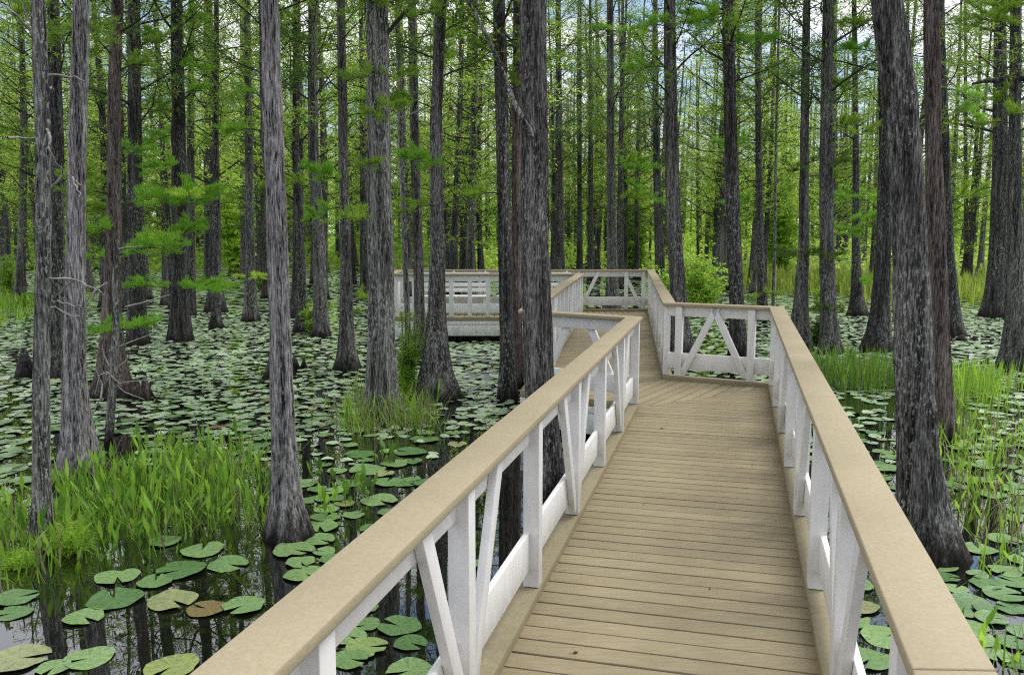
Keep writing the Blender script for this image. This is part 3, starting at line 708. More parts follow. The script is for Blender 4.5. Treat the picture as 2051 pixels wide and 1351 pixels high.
def spray(key, items, m=M_SPRAY, seed=0, L=.15, W=.0075):
    """items: (x0, y0 on the trunk, x1, y1 at the tip, half thickness in px, distance shift)"""
    t = TREES[key]; b = np.array([t.bx, t.Y, 0]); rng = np.random.default_rng(seed + 50)
    for (x0, y0, x1, y1, hp, dy) in items:
        A = on_y(x0, y0, t.Y) - b; B = on_y(x1, y1, t.Y + dy) - b; g = Geo()
        k = 8; u = np.linspace(0, 1, k)[:, None]; P = A * (1 - u) + B * u; P[:, 2] += 0.06 * np.sin(u[:, 0] * 3.14)
        g.tube(P, np.linspace(.012, .004, k), 4)
        hw = hp * t.Y / FPX; ln = np.linalg.norm(B - A); C, D = [], []
        for q in range(max(5, int(ln / .07))):        # side twigs, alternating, lying nearly flat and tipped with upright needles
            f = rng.uniform(.3, 1.0); b0 = A * (1 - f) + B * f; b0[2] += .06 * math.sin(f * 3.14)
            along = (B - A) / ln; side = np.cross(along, [0, 0, 1.0]); side *= (1 if q % 2 else -1)
            tl = rng.uniform(.5, 1.3) * (hw * 1.6 + .10); dr = along * rng.uniform(.3, .9) + side * rng.uniform(.3, 1.0) + np.array([0, 0, rng.uniform(-.25, .55)]); dr /= np.linalg.norm(dr)
            e = b0 + dr * tl; g.tube(np.array([b0, (b0 + e) / 2 + [0, 0, .01], e]), [.004, .003, .001], 3)
            for w in np.linspace(.25, 1.05, max(3, int(tl / .035))): C.append(b0 * (1 - w) + e * w); D.append(dr)
        C = np.array(C); D = np.array(D); per = 15; n = len(C) * per
        c = np.repeat(C, per, 0) + rng.normal(0, .016, (n, 3)); d = np.repeat(D, per, 0) * .7 + np.array([0, 0, .55]) + rng.normal(0, .42, (n, 3)); d /= np.linalg.norm(d, axis=1)[:, None]
        sd = np.cross(d, rng.normal(0, 1, (n, 3))); sd /= np.linalg.norm(sd, axis=1)[:, None]; l = L * rng.uniform(.4, 1.1, (n, 1)) * min(1, .45 + hw * 3); w = W * rng.uniform(.7, 1.3, (n, 1))
        V = np.stack([c, c + d * l * .5 + sd * w * .5, c + d * l, c + d * l * .5 - sd * w * .5], 1).reshape(-1, 3)
        br = g.obj('branch', M_LIMB, t.root); mesh_obj('foliage_spray', V, np.arange(n * 4).reshape(-1, 4), m, br)
spray('t4', [(229,515,330,498,18,-.6),(229,470,200,462,18,-.3),(229,530,190,520,16,.2),(235,425,300,400,14,.5),(226,672,285,655,10,-.9),(226,670,190,668,10,-.9),(240,300,262,310,22,.2)], seed=1)
spray('t6', [(360,495,300,490,14,-1.2),(360,480,385,455,17,-1.0),(362,420,405,390,22,-1.2),(360,395,330,410,16,-1.2),(360,585,270,573,10,-1.5),(360,583,475,577,10,-1.5),(360,580,420,582,10,-1.8),(358,330,320,340,20,-.8),(358,270,300,290,20,.5)], seed=2)
spray('t6', [(360,480,310,483,10,-1.6),(362,400,380,395,10,-1.7)], M_NEEDLE_BRIGHT, seed=3)
spray('t2', [(156,60,125,100,24,.5),(156,110,190,60,20,.6)], M_NEEDLE, seed=4)
spray('t46', [(44,250,20,270,26,.5),(44,300,70,310,22,.5),(44,150,80,140,22,.5),(42,600,70,612,8,-1.0)], seed=5)
spray('t15', [(755,160,715,165,14,-.4),(765,165,800,160,12,-.3),(760,205,790,222,10,-.6),(760,240,745,235,8,-.5),(765,330,735,335,9,-.6),(745,440,690,440,10,-.9),(760,10,740,20,18,-.4),(765,15,790,10,16,-.5)], M_NEEDLE, seed=6)
spray('t18', [(873,325,820,325,16,-.4),(873,335,850,345,12,-.4),(872,320,800,318,12,-.2)], seed=7)
spray('t13', [(693,600,735,602,9,.2),(693,640,720,630,6,.2),(693,612,760,600,9,-.3)], M_NEEDLE, seed=8)
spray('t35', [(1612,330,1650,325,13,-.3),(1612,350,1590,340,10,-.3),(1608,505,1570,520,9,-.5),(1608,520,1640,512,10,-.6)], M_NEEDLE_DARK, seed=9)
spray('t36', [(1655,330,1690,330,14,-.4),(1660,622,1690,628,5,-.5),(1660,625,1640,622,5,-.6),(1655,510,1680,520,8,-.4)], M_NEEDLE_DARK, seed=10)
spray('t37', [(1714,380,1745,395,20,-.6),(1714,430,1740,440,20,-.6),(1714,460,1700,470,16,-.6),(1714,560,1745,568,8,-1.0),(1714,400,1680,395,16,-.5)], M_SPRAY, seed=11)
spray('t27', [(1225,62,1270,75,14,-.4),(1225,70,1200,60,12,-.5),(1225,350,1325,410,5,-1.2),(1225,330,1290,345,14,-.6)], M_SPRAY, seed=12)
spray('t33', [(1524,590,1555,592,6,-.5),(1524,600,1500,605,7,-.5)], M_NEEDLE, seed=13)
spray('t32', [(1462,40,1420,55,22,-.4),(1462,30,1400,45,20,-.4)], M_SPRAY, seed=14)
spray('t44', [(2030,60,1960,40,26,-.5),(2030,30,2000,20,26,-.3),(2030,220,2051,230,20,-.5)], M_NEEDLE, seed=15)
spray('t41', [(1895,180,1930,190,22,-.3),(1895,220,1950,235,18,-.3)], M_SPRAY, seed=16)
spray('t9', [(500,553,520,560,7,-.5),(500,552,480,558,5,-.4)], M_NEEDLE_BRIGHT, seed=17)

# small leafy boughs here and there on the middle-distance trunks
def boughs():
    rb = random.Random(4)
    for key, t in list(TREES.items()):
        if key in ('t1', 't2', 't3', 't15', 't16', 't23', 't34', 't39', 't40') or t.Y > 24 or t.Y < 8: continue
        it = []
        for _ in range(rb.choice([2, 3, 3, 4]) if t.bx < 0 else 2):
            y = rb.uniform(20, 430); z = on_y(1000, y, t.Y)[2]; ax = t.axis(z); px = project([t.bx + ax[0], t.Y, z])[0][0]
            ln = rb.uniform(35, 80) * rb.choice([-1, 1]); it.append((px, y, px + ln, y + rb.uniform(-18, 22), rb.uniform(9, 18), rb.uniform(-.7, .5)))
        spray(key, it, rb.choice([M_SPRAY, M_NEEDLE, M_NEEDLE]), seed=rb.randrange(999), W=.010)
boughs()

# distant forest: six tree kinds, each built once, copied with its parts
protos = []
for k in range(7):
    rng = np.random.default_rng(300 + k)
    e = empty('cypress_tree', (0, 0, -50), 'slender cypress far back in the forest', 'tree', 'slender cypresses far back in the forest')
    wv, pw = rng.uniform(.1, .3), rng.uniform(0, 6)
    ax = lambda z, wv=wv, pw=pw: (wv * math.sin(z * .22 + pw) - wv * math.sin(pw), wv * .5 * math.sin(z * .3))
    V, F = trunk_mesh(ax, 0.125, 0.28, 15, 0, rng, .7, .15)
    mesh_obj('trunk', V, F, BARK['dark' if k % 3 else 'grey'], e, True)
    low = 1.6 if k % 2 else 3.0
    g, LV, LF = crown(ax, low, 14.6, 54, 2.2, rng, per=15, spacing=.36, L=.135, W=.034, spread=(.22, .22, .05), rise=(.05, .85), thin_top=.8, r0=.030, fade=.92)
    g.obj('limbs', M_LIMB, e)
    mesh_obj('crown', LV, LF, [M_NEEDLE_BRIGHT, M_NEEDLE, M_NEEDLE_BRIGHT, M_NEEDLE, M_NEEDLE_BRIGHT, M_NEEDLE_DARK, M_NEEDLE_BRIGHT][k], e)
    protos.append(e)
rr = random.Random(21); placed = []; first = [True] * len(protos); n = 0
LAB = {(0, 0): 'slender dark cypress far back in the forest left of the platform', (0, 1): 'slender dark cypress far back in the forest behind the platform', (0, 2): 'slender dark cypress far back in the forest right of the leafy shrub'}
tries = 0
while n < 250 and tries < 6000:
    tries += 1
    Yd = 24 + 60 * rr.random() ** 0.95; px = rr.uniform(-60, 2110)
    x = (px - 1025.5) / FPX * Yd
    if px > 1380 and rr.random() < .30: continue
    if Yd < 33 and px > 1300: continue
    if Yd < 38 and 1040 < px < 1420: continue
    if any((x - a) ** 2 + (Yd - b) ** 2 < 1.1 for a, b in placed): continue
    placed.append((x, Yd)); k = rr.randrange(len(protos)); s = rr.uniform(.78, 1.15); sx = s * rr.uniform(.75, 1.35)
    lab = LAB[(0, 0 if px < 790 else (1 if px < 1330 else 2))]
    z = 0.0 if Yd < 50 else 0.1
    grp = lab.replace('cypress', 'cypresses').replace('slender dark', 'slender dark')
    if first[k]:
        e = protos[k]; e.location = (x, Yd, z); e.rotation_euler = (0, 0, rr.uniform(0, 6.28)); e.scale = (sx, sx, s); e['label'] = lab; e['group'] = grp; first[k] = False
    else: copy_tree(protos[k], (x, Yd, z), rr.uniform(0, 6.28), (sx, sx, s), lab, grp)
    n += 1

# the slimmest trunks deepest in the wood, beyond the three hundred one can tell apart
def far_trunks():
    rng = np.random.default_rng(77); g = Geo()
    for _ in range(230):
        Yd = rng.uniform(58, 82); x = rng.uniform(-.66, .66) * Yd
        if x > 10 and rng.random() < .3: continue
        h = rng.uniform(11, 15); lean = rng.normal(0, .25, 2); z = np.array([0, .5, 1.5, h * .5, h]); r = rng.uniform(.07, .15)
        g.tube(np.stack([x + lean[0] * (z / h) ** 2, Yd + lean[1] * (z / h), z], 1), np.array([2.0, 1.35, 1.05, .8, .25]) * r, 7)
    tag(g.obj('far_trunks', BARK['dark'], None, True), 'mass of slim dark trunks standing deepest in the wood', 'tree trunks', None, 'stuff')
far_trunks()

# leafy wall of the far wood, standing behind the last trees one can tell apart
def far_wood():
    rng = np.random.default_rng(5); C = []
    N = 20000; X = rng.uniform(-75, 75, N); Yd = rng.uniform(82, 118, N)
    top = 7.6 + 2.0 * np.sin(X * .21 + 1) + 1.8 * np.sin(X * .53) + 1.2 * np.sin(X * 1.3 + 2) + 2.0 * (X < -5)
    Z = rng.uniform(0, 1, N) ** .9 * top
    g3 = np.sin(X * 1.9 + Z * .8) * np.sin(Z * 1.6 + X * .4)
    k = g3 > -0.35
    C = np.stack([X, Yd, Z], 1)[k]
    V, F = leaves(C, 10, (.6, .6, .2), .5, .20, rng, up=.2)
    tag(mesh_obj('far_wood', V, F, M_NEEDLE_BRIGHT), 'bright green wall of foliage closing the view behind the last trunks', 'wood', None, 'stuff')
far_wood()
def undergrowth():
    rng = np.random.default_rng(8); N = 9000
    X = rng.uniform(-52, 52, N); Yd = rng.uniform(49, 80, N)
    top = 1.6 + 1.0 * np.sin(X * .6 + Yd * .2) + .9 * np.sin(X * 1.7 + 1 + Yd * .5) + .5 * np.sin(X * 3.1)
    keep = (X < 14) | (rng.random(N) < .35)
    C = np.stack([X, Yd, rng.uniform(.1, 1, N) * np.maximum(top, .5)], 1)[keep]
    V, F = leaves(C, 9, (.3, .3, .15), .32, .12, rng, up=.3)
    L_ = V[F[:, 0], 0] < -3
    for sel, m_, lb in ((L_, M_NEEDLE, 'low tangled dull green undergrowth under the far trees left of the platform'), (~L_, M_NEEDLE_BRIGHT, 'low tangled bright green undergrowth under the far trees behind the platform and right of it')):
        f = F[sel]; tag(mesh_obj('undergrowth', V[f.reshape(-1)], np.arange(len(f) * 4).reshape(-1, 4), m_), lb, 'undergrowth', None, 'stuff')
undergrowth()

# ------------------------------------------------------------------ lily pads
def pad_geo(r, rng, n=22, sc=1.0):
    a0 = 0.13 + rng.uniform(0, .08); th = np.linspace(a0, 2 * math.pi - a0, n)
    nib = np.ones(n); 
    if rng.random() < .4: q = rng.integers(3, n - 4); nib[q] = .80; nib[q + 1] = .88
    rad = r * nib * (1 + 0.04 * np.sin(th * 3 + rng.uniform(0, 6)) + 0.025 * np.sin(th * 7 + rng.uniform(0, 6)) + rng.normal(0, .008, n))
    zz = 0.006 * (r / .15) * np.sin(th * rng.integers(2, 5) + rng.uniform(0, 6)) + .004
    rim = np.stack([rad * np.cos(th), rad * np.sin(th) , zz], 1)
    mid = np.stack([rad * .5 * np.cos(th), rad * .5 * np.sin(th), np.full(n, .001)], 1)
    V = np.concatenate([[[r * .04, 0, 0]], mid, rim])
    F3 = [[0, 1 + i, 2 + i] for i in range(n - 1)]
    F4 = [[1 + i, 1 + n + i, 2 + n + i, 2 + i] for i in range(n - 1)]
    return V, np.array(F3), np.array(F4)
def density(px, py, x, y):
    nzv = math.sin(x * 1.1 + 2 * math.sin(y * .45)) * math.sin(y * .8 + 1.4 * math.sin(x * .7)) 
    if px < 1000:
        if py < 700: d = .86
        elif py < 880: d = .84 if px < 560 else (.78 if py < 780 else .55)
        elif py < 930: d = .75 if px < 100 else (.42 if px < 560 else .40)
        elif py < 1010: d = .7 if px < 70 else (.15 if px < 560 else .35)
        elif py < 1100: d = .16 if px > 560 else .05
        else: d = .04 if px < 560 else .20
        if 900 < px < 1000 and 700 < py < 860: d = .7
    elif px < 1500: d = .6 if py < 900 else .12
    else:
        if py < 800: d = .86
        elif py < 900: d = .62 if px > 1880 else .45
        elif py < 1000: d = .42
        elif py < 1120: d = .20
        else: d = .62
    return d + 0.36 * nzv - (.22 if nzv > -.1 else .08)
explicit = [(405,1102,80),(362,1143,92),(457,1130,76),(235,1155,82),(310,1166,66),(230,1200,102),(168,1237,72),(345,1203,92),(415,1220,74),(488,1215,78),(588,1103,80),(640,1083,60),(602,1128,56),
 (33,1198,76),(28,1228,66),(40,1320,104),(178,1318,88),(108,1338,62),(345,1336,98),(735,1252,50),(800,1254,82),(822,1288,64),(697,1275,70),(735,1298,78),(700,1322,72),(820,1345,90),(660,1240,50),
 (765,1167,56),(735,1218,44),(770,1132,52),(1885,1135,60),(1892,1156,52),(1914,1180,46),(1978,1170,62),(1945,1210,84),(1938,1255,76),(1960,1284,66),(2012,1192,74),(2025,1218,60),(1995,1315,60),(2030,1290,60),(1958,1152,40),
 (640,1055,74),(735,942,72),(700,968,50),(775,966,60),(822,905,66),(760,1002,72),(655,1020,50),(810,968,50),(720,910,60),(790,930,54),(850,880,60),(690,1010,40),(925,1170,50),(1460,1300,60),
 (960,1130,40),(2040,1330,50),(1985,1240,60),(1930,1230,40),(590,1060,40),(330,1085,60)]
rngp = np.random.default_rng(11); PADS = []
for (x, y, w) in explicit:
    p = on_z(x, y); PADS.append((p[0], p[1], w / 2 * math.hypot(p[1], CAMZ) / FPX, 2 if (x, y) in ((345, 1203), (40, 1320)) else 1))
grid = {}
def near_ok(x, y, r, tol):
    i, j = int(math.floor(x / .5)), int(math.floor(y / .5))
    for a in (-1, 0, 1):
        for b in (-1, 0, 1):
            for (qx, qy, qr) in grid.get((i + a, j + b), ()):
                if (qx - x) ** 2 + (qy - y) ** 2 < (tol * (r + qr)) ** 2: return False
    return True
def put(x, y, r): grid.setdefault((int(math.floor(x / .5)), int(math.floor(y / .5))), []).append((x, y, r))
for q in PADS: put(*q[:3])
for tr in TREES.values(): put(tr.bx, tr.Y, max(.1, tr.rmid * 1.3))
def on_deck(x, y):
    s = (y - 0) 
    if y < 10.9: 
        xl = 1.45 - (9.58 - y) * .2549; xr = 3.29 - (10.8 - y) * .2643
        if xl - .12 < x < xr + .12: return True
    if 10.0 < y < 19.5:
        xl = .24 + (y - 10.42) * .1537; xr = 2.05 + (y - 11.45) * .1357
        if xl - .12 < x < xr + .15: return True
    return 19.2 < y < 21.5 and -2.9 < x < 3.6
yy = 2.2
while yy < 56:
    step = .155 if yy < 9 else (.135 if yy < 26 else .26)
    half = (yy * .62 + 1.0)
    for x in np.arange(-half, half, step):
        X, Yp = x + rngp.uniform(-.5, .5) * step, yy + rngp.uniform(-.5, .5) * step
        px, py = project([X, Yp, 0]); px, py = px[0], py[0]
        if px < -80 or px > 2130 or py > 1420: continue
        if on_deck(X, Yp): continue
        if rngp.random() > density(px, py, X, Yp) * (1.0 if yy < 26 else .9): continue
        r = (rngp.uniform(.085, .155) if yy < 9 else rngp.uniform(.06, .115)) if yy < 26 else rngp.uniform(.12, .2)
        if not near_ok(X, Yp, r, .62 if yy > 8 else .8): continue
        put(X, Yp, r); PADS.append((X, Yp, r, 0))
    yy += step
PADS = [p for p in PADS if not on_deck(p[0], p[1]) or p[3]]
vis = sorted(PADS, key=lambda p: -p[2] ** 2 * CAMZ / (math.hypot(p[1], CAMZ) ** 3))
near, rest = vis[:290], vis[290:]
variants = []
for k in range(9):
    V, F3, F4 = pad_geo(.15, np.random.default_rng(k + 60), 30)
    variants.append((V, F3, F4))
protopad = {}
for i, (x, y, r, ex) in enumerate(near):
    k = int(rngp.integers(0, 9)); old = ex == 2 or (not ex and i % 31 == 5)
    key = (k, bool(old))
    px = project([x, y, 0])[0][0]
    if key not in protopad:
        V, F3, F4 = variants[k]; o = mesh_obj('lily_pad', V, [F3, F4], M_PADOLD if old else M_PAD, None, True); protopad[key] = o
    else:
        o = protopad[key].copy(); COL.objects.link(o)
    o.location = (x, y, 0.004 + 0.012 * rngp.random()); s = r / .15; o.scale = (s, s, s)
    o.rotation_euler = (rngp.normal(0, .02), rngp.normal(0, .02), rngp.uniform(0, 6.28))
    side = 'left of' if px < 1200 else 'right of'
    if old: lab, gr = f'mottled yellowish lily pad floating {side} the boardwalk', f'mottled lily pads {side} the boardwalk'
    else: lab, gr = f'green notched lily pad floating near, {side} the boardwalk', f'green lily pads {side} the boardwalk'
    tag(o, lab, 'lily pad', gr)
# everything farther off: one floating carpet
VV, F5, n0 = [], [], 0
NR = 9
for (x, y, r, ex) in rest:
    a = rngp.uniform(0, 6.28); th = a + np.linspace(.22, 6.06, NR)
    q = np.stack([x + r * np.cos(th), y + r * np.sin(th), .004 + .016 * rngp.random() + .012 * np.sin(th * 2 + a) * (rngp.random() < .4) + .012 * (np.cos(th - a)) * rngp.uniform(-1, 1)], 1)
    VV.append(q); VV.append([[x + r * .1 * math.cos(a), y + r * .1 * math.sin(a), .010]])
    F5.append(np.array([[n0 + NR, n0 + i, n0 + i + 1] for i in range(NR - 1)])); n0 += NR + 1
V = np.concatenate(VV); V[:, 2] = np.maximum(V[:, 2], .003)
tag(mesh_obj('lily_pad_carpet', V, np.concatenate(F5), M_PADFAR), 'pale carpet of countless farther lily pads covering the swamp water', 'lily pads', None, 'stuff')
print('pads', len(PADS))

# ------------------------------------------------------------------ white water lilies
M_PETAL, n_, l_, b_ = mat('lily_petal'); b_.inputs['Base Color'].default_value = (0.78, 0.76, 0.80, 1); b_.inputs['Roughness'].default_value = .5
M_STAMEN, n_, l_, b_ = mat('lily_stamen'); b_.inputs['Base Color'].default_value = (0.7, 0.5, 0.08, 1)
def lily():
    e = empty('water_lily', (0, 0, 0), 'x', 'flower', 'white water lilies in bloom')
    g = Geo()
    for ring, (nn, el_, L) in enumerate([(9, .45, .075), (8, .85, .062), (6, 1.2, .05)]):
        for i in range(nn):
            a = i * 2 * math.pi / nn + ring * .35; d = np.array([math.cos(a) * math.cos(el_), math.sin(a) * math.cos(el_), math.sin(el_)]); s = np.array([-math.sin(a), math.cos(a), 0]) * L * .22
            b0 = np.array([0, 0, .02]); g.add([b0, b0 + d * L * .5 + s - [0, 0, .004], b0 + d * L, b0 + d * L * .5 - s - [0, 0, .004]], [[0, 1, 2, 3]])
    g.obj('petals', M_PETAL, e)
    g = Geo(); g.tube([(0, 0, .015), (0, 0, .05)], [.014, .010], 8); g.obj('stamens', M_STAMEN, e)
    return e
l0 = lily()
FL = [(10,720),(10,765),(342,688),(330,710),(323,875),(450,715),(456,690),(508,665),(470,655),(515,705),(385,700),(300,700),(1965,640),(2010,650),(1990,660),(1920,680),(2025,782),(1985,698),(690,655),(650,700),(440,745),(1700,760),(1745,680),(1590,640)]
for i, (x, y) in enumerate(FL):
    p = on_z(x, y); rg = 'in the lily pads of the left clearing' if x < 1000 else 'in the lily pads on the right side'
    lab = f'white water lily blooming {rg}'
    if (x, y) == (323, 875): lab = 'largest white water lily, just above the near reeds'
    if (x, y) == (2025, 782): lab = 'nearest white water lily at the right edge'
    if i == 0: l0.location = p; l0['label'] = lab; l0['group'] = 'white water lilies ' + rg
    else: copy_tree(l0, tuple(p), i * 1.3, 1.15, lab, 'white water lilies ' + rg)
    if (x, y) == (323, 875): COL.objects[-1]
l0.scale = (1.15,) * 3

# ------------------------------------------------------------------ reeds, grass, emergent plants
def reeds(name, label, cells, m, hmin, hmax, lance=.5, wid=.03, seed=0, straw=.12, cat='reeds', zb=-.05, lean=.22, kind='stuff', parent=None, nseg=4, tuft=5, sub=(0, 0)):
    """cells: (px, py, spread x m, spread y m, number of tufts)"""
    rng = np.random.default_rng(seed); V, F, MI = [], [], []; n0 = 0
    for (px, py, sx, sy, cnt) in cells:
        c = on_z(px, py)
        for _ in range(cnt):
            b = c + np.array([rng.normal(0, sx), rng.normal(0, sy), 0])
            if on_deck(b[0], b[1]): continue
            for q in range(int(tuft)):
                bb = b + np.array([rng.normal(0, .035), rng.normal(0, .035), 0]); h = rng.uniform(hmin, hmax)
                a = rng.uniform(0, 6.28); le = abs(rng.normal(0, lean)); di = np.array([math.cos(a) * le, math.sin(a) * le, 1.0])
                side = np.array([-math.sin(a + rng.normal(0, .8)), math.cos(a), 0]); side /= np.linalg.norm(side)
                dry = rng.random() < straw
                if rng.random() < lance and not dry:   # lance leaf on a thin stalk
                    ws = [.003, .003, wid * .5, wid * .36, .001]; ts = [0, .62, .76, .88, 1.0]
                else:
                    ww = wid * .28; ws = [ww * .5, ww * .6, ww * .5, ww * .35, .001]; ts = [0, .3, .55, .8, 1.0]
                bend = rng.normal(0, .09)
                for w_, t_ in zip(ws, ts):
                    p = bb + di * h * t_ + np.array([math.cos(a), math.sin(a), 0]) * bend * t_ * t_ + np.array([0, 0, zb])
                    V.append(p - side * w_); V.append(p + side * w_)
                for k in range(4): F.append([n0 + 2 * k, n0 + 2 * k + 1, n0 + 2 * k + 3, n0 + 2 * k + 2]); MI.append(1 if dry else 0)
                n0 += 10
    V = np.array(V) - np.array([sub[0], sub[1], 0])
    o = mesh_obj(name, V, np.array(F), [m, M_STRAW], parent, False, MI)
    if parent is None: tag(o, label, cat, None, kind)
    return o
reeds('reeds', 'bed of bright lance-leaved reeds at the lower left round two trunks', [(80,1090,.28,.25,48),(30,1110,.25,.25,34),(180,1010,.28,.3,60),(260,985,.3,.3,70),(330,960,.3,.35,60),(400,950,.3,.35,60),(470,960,.22,.35,46),(300,1045,.3,.2,46),(400,1010,.3,.2,40),
      (480,1040,.18,.16,22),(220,1080,.3,.2,34),(130,1140,.28,.14,26),(40,1030,.2,.2,22),(330,1080,.2,.15,14)], M_REED, .12, .50, .6, .038, 1, .12, tuft=3, lean=.36)
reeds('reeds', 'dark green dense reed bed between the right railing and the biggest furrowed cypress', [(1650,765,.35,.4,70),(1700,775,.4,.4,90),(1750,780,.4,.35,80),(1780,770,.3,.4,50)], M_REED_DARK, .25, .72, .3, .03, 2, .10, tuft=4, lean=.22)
reeds('reeds', 'yellow green reed clump right of the reddish brown trunk', [(1930,790,.35,.35,70),(1965,780,.35,.3,50),(1915,805,.2,.3,30)], M_REED, .35, .62, .2, .03, 3, .1, lean=.15)
reeds('reeds', 'loose mixed reeds and dry stems along the lower right water', [(1920,960,.3,.4,36),(1980,900,.4,.5,40),(2030,870,.3,.5,36),(2010,1000,.35,.4,34),(2040,1060,.3,.3,26),(1960,1060,.25,.2,14),(2030,1140,.2,.2,12),(1910,900,.15,.4,24),(2035,1330,.08,.1,6),(1990,1345,.1,.08,5)], M_REED, .15, .42, .4, .035, 4, .35, tuft=3, lean=.45)
reeds('reeds', 'mixed grass tuft with drooping dry stems round the thick speckled cypress', [(740,850,.22,.2,40),(800,850,.25,.2,44),(770,865,.3,.15,30),(840,855,.15,.2,16),(715,800,.1,.15,10)], M_REED, .25, .55, .15, .03, 5, .35, lean=.45)
reeds('bank_grass', 'bright yellow green grass on the far bank at the right', [(1990,600,1.6,2.0,240),(1930,590,1.5,2.5,220),(1870,590,1.2,2.5,160),(1700,585,1.6,2.5,200),(1600,580,1.6,2.5,200),(1540,575,1.2,2.5,120),(1650,560,3.0,4,240),(1930,560,3.0,4,260),(1450,560,1.5,3,120)], M_BANK, .3, 1.0, .2, .09, 6, .15, cat='grass', lean=.3)
reeds('bank_grass', 'low green floating grass patch at the far left', [(60,612,.9,1.2,110),(20,615,.9,1.0,70),(20,640,.5,.8,30)], M_REED, .3, .6, .1, .07, 7, .05, cat='grass', lean=.4)
# single emergent plants
PL = [(284,900,'topmost one, above the near reeds beside the largest lily flower'),(690,1010,'in the open water left of the near railing'),(655,1040,'closest to the foot of the pale lone cypress'),(735,1000,'second from the railing in the dark reflections'),
      (700,830,'left of the mixed grass tuft'),(778,930,'below the mixed grass tuft in the open water'),(1905,1290,'among the near pads at the lower right corner'),(648,965,'between the pale lone cypress and the speckled one')]
for i, (x, y, w) in enumerate(PL):
    p = on_z(x, y); e = empty('pickerelweed', tuple(p), 'upright lance-leaved water plant ' + w, 'water plant', 'single lance-leaved water plants')
    reeds('leaves', None, [(x, y, .03, .03, 3)], M_REED if i % 2 == 0 else M_REED_DARK, .16, .36, .9, .05, 30 + i, 0, parent=e, tuft=4, sub=(p[0], p[1]))

# ------------------------------------------------------------------ shrubs, saplings, knees
def shrub(x, y, w, h, label, m, seed, depth=None, L=.09, W=.04, per=16, nst=16, cat='shrub', name='shrub', dens=1.0):
    p = on_z(x, y); rng = np.random.default_rng(seed); e = empty(name, tuple(p), label, cat); sc = p[1] / FPX
    w, h = w * sc, h * sc; g = Geo(); C = []
    for k in range(nst):
        a = rng.uniform(0, 6.28); r_ = abs(rng.normal(0, .30)) * w; z = h * rng.uniform(.45, 1.0)
        P = np.array([[rng.normal(0, .05) * w, rng.normal(0, .05) * w, 0], [math.cos(a) * r_ * .4, math.sin(a) * r_ * .4, z * .5], [math.cos(a) * r_, math.sin(a) * r_, z]])
        g.tube(P, [.012, .009, .004], 4)
        for q in range(int(16 * dens)):
            t = rng.uniform(.15, 1.0); i = 0 if t < .5 else 1; u = (t - .5 * i) * 2; b = P[i] * (1 - u) + P[i + 1] * u
            C.append(b + rng.normal(0, 1, 3) * np.array([.09 * w, .09 * w, .05 * h]))
    V, F = leaves(np.array(C), per, (.035 * w + .03, .035 * w + .03, .03), L, W, rng, up=.3)
    V[:, 2] = np.maximum(V[:, 2], .01)
    g.obj('stems', M_LIMB, e); mesh_obj('foliage', V, F, m, e)
shrub(1402, 628, 135, 135, 'bright yellow green leafy shrub beyond the back corner of the railing', M_SHRUB, 1, nst=30, L=.13, W=.065, per=7)
for x, y, w, h, lb in ((1560, 556, 150, 290, 'bright green broadleaf tree far behind the railing corner'), (1452, 552, 120, 240, 'bright green broadleaf tree far behind the leafy shrub'),
                       (1880, 556, 120, 330, 'bright green broadleaf tree far behind the reddish brown trunk'), (1268, 552, 110, 200, 'bright green broadleaf tree far behind the platform end railing'), (470, 552, 130, 250, 'bright green broadleaf tree far behind the left clearing')):
    shrub(x, y, w, h, lb, M_SHRUB, x, nst=40, L=.26, W=.13, per=8, cat='tree', name='broadleaf_tree')
shrub(1325, 632, 50, 90, 'small leafy bush between the railing and the very dark trunk', M_SHRUB, 12, nst=12, L=.12, W=.055)
shrub(635, 668, 60, 60, 'mossy bush growing at the foot of the knobbly double cypress', M_NEEDLE, 2, nst=14)
shrub(815, 800, 62, 190, 'feathery young cypress with bright tufts in front of the platform corner', M_NEEDLE, 3, nst=14, L=.07, W=.012, per=22, name='young_cypress', cat='young tree')
shrub(820, 800, 40, 60, 'yellowish fern-like tuft beside the mixed grass', M_NEEDLE_BRIGHT, 4, nst=8, L=.07, W=.010, per=24, name='young_cypress', cat='young tree')
shrub(150, 1105, 80, 62, 'yellowish feathery cypress seedling in front of the near reeds', M_NEEDLE_BRIGHT, 5, nst=12, L=.07, W=.006, per=20, name='cypress_seedling', cat='seedling')
shrub(40, 1135, 44, 26, 'smaller feathery seedling at the left edge below the reeds', M_NEEDLE_BRIGHT, 6, nst=7, L=.06, W=.006, per=16, name='cypress_seedling', cat='seedling')
shrub(120, 740, 40, 110, 'dark mossy bush behind the lichen-flecked trunk', M_NEEDLE_DARK, 7, nst=12)
shrub(1645, 690, 60, 60, 'dark bush at the feet of the two flared cypresses', M_NEEDLE_DARK, 8, nst=10)
shrub(1650, 625, 70, 50, 'low bush behind the two flared cypresses', M_NEEDLE, 9, nst=12)
shrub(20, 600, 70, 90, 'dull bush at the left edge beyond the lily pads', M_NEEDLE, 10, nst=14)
shrub(530, 580, 60, 36, 'low bush left of the pale lone cypress in the background', M_NEEDLE, 11, nst=8)
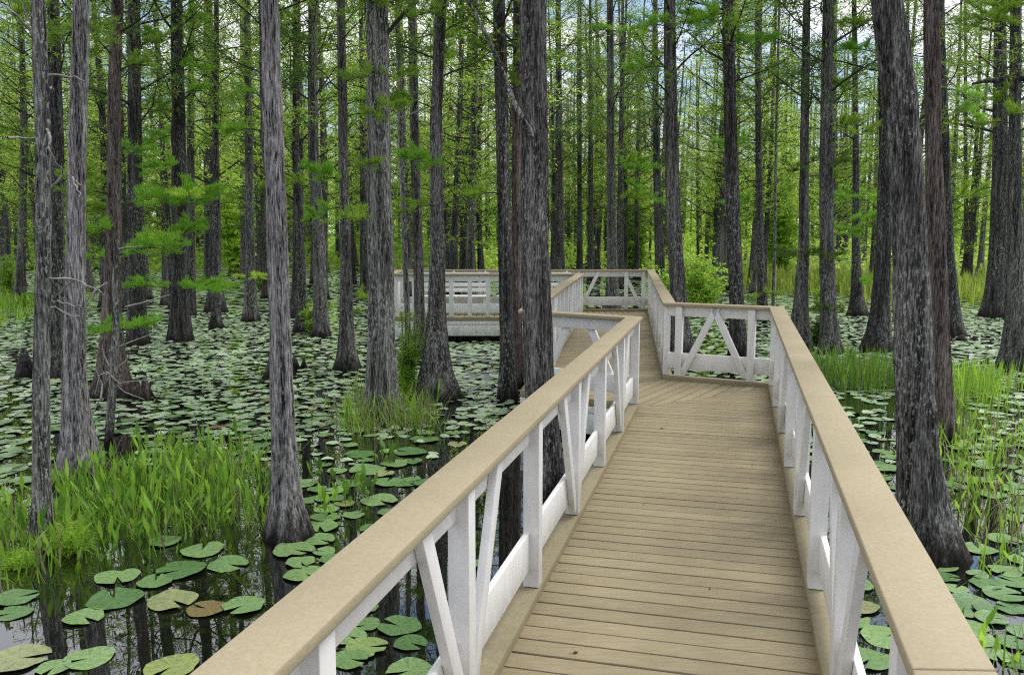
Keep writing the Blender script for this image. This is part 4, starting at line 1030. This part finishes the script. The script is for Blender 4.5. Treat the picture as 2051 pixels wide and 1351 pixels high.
def knees(x, y, lst, label, red=True):
    p = on_z(x, y); e = empty('cypress_knees', tuple(p), label, 'cypress knees', 'cypress knees')
    for i, (dx, dy, h, r) in enumerate(lst):
        rng = np.random.default_rng(int(x) + i); zz = np.linspace(-.1, h, 12); n = 16; th = np.arange(n) * 2 * math.pi / n
        R = r * (1 - .75 * np.clip(zz / h, 0, 1) ** 1.4)[:, None] * (1 + .2 * vnoise(n, 12, 5, 3, rng))
        V = np.stack([dx + R * np.cos(th), dy + R * np.sin(th), np.repeat(zz[:, None], n, 1)], -1).reshape(-1, 3)
        F = [[a * n + b, a * n + (b + 1) % n, (a + 1) * n + (b + 1) % n, (a + 1) * n + b] for a in range(11) for b in range(n)]
        V = np.vstack([V, [[dx, dy, h + .005]]]); 
        mesh_obj('knee', V, [np.array(F), np.array([[11 * n + b, 11 * n + (b + 1) % n, len(V) - 1] for b in range(n)])], BARK['red' if red else 'dark'], e, True)
knees(275, 800, [(0, 0, .32, .10), (.17, -.1, .36, .09), (-.16, .1, .24, .09), (.08, .2, .2, .08)], 'cluster of reddish cypress knees right of the buttressed reddish cypress')
knees(590, 738, [(0, 0, .22, .1), (.15, .1, .15, .07)], 'small dark cypress knees right of the pale lone cypress', False)
knees(50, 755, [(0, 0, .5, .16), (.2, .1, .3, .1)], 'tall dark cypress knees at the left behind the lichen-flecked trunk', False)
knees(1925, 682, [(0, 0, .14, .12), (.3, 0, .1, .1)], 'low dark cypress knees at the foot of the dark trunk on the right', False)

# a few things lying on the boards
M_LITTER = twig('dead_leaf', (0.10, 0.06, 0.03))
for i, (x, y, a, L_) in enumerate([(1146, 1308, .4, .035), (1324, 858, 1.1, .05), (1290, 1010, 2.0, .02), (1420, 1180, .9, .02), (1510, 930, 2.6, .025)]):
    p = on_z(x, y, DECK + .004); g = Geo(); c, s_ = math.cos(a), math.sin(a)
    g.add([[0, 0, 0], [c * L_ * .5 - s_ * L_ * .25, s_ * L_ * .5 + c * L_ * .25, .006], [c * L_, s_ * L_, .003], [c * L_ * .5 + s_ * L_ * .25, s_ * L_ * .5 - c * L_ * .25, .001]], [[0, 1, 2, 3]])
    g.tube([[0, 0, .001], [-c * L_ * .5, -s_ * L_ * .5, .004]], .001, 3)
    o = g.obj('fallen_leaf', M_LITTER); o.location = p
    tag(o, 'small dark dead leaf lying on the deck boards of the near walkway', 'leaf', 'dead leaves on the near walkway')
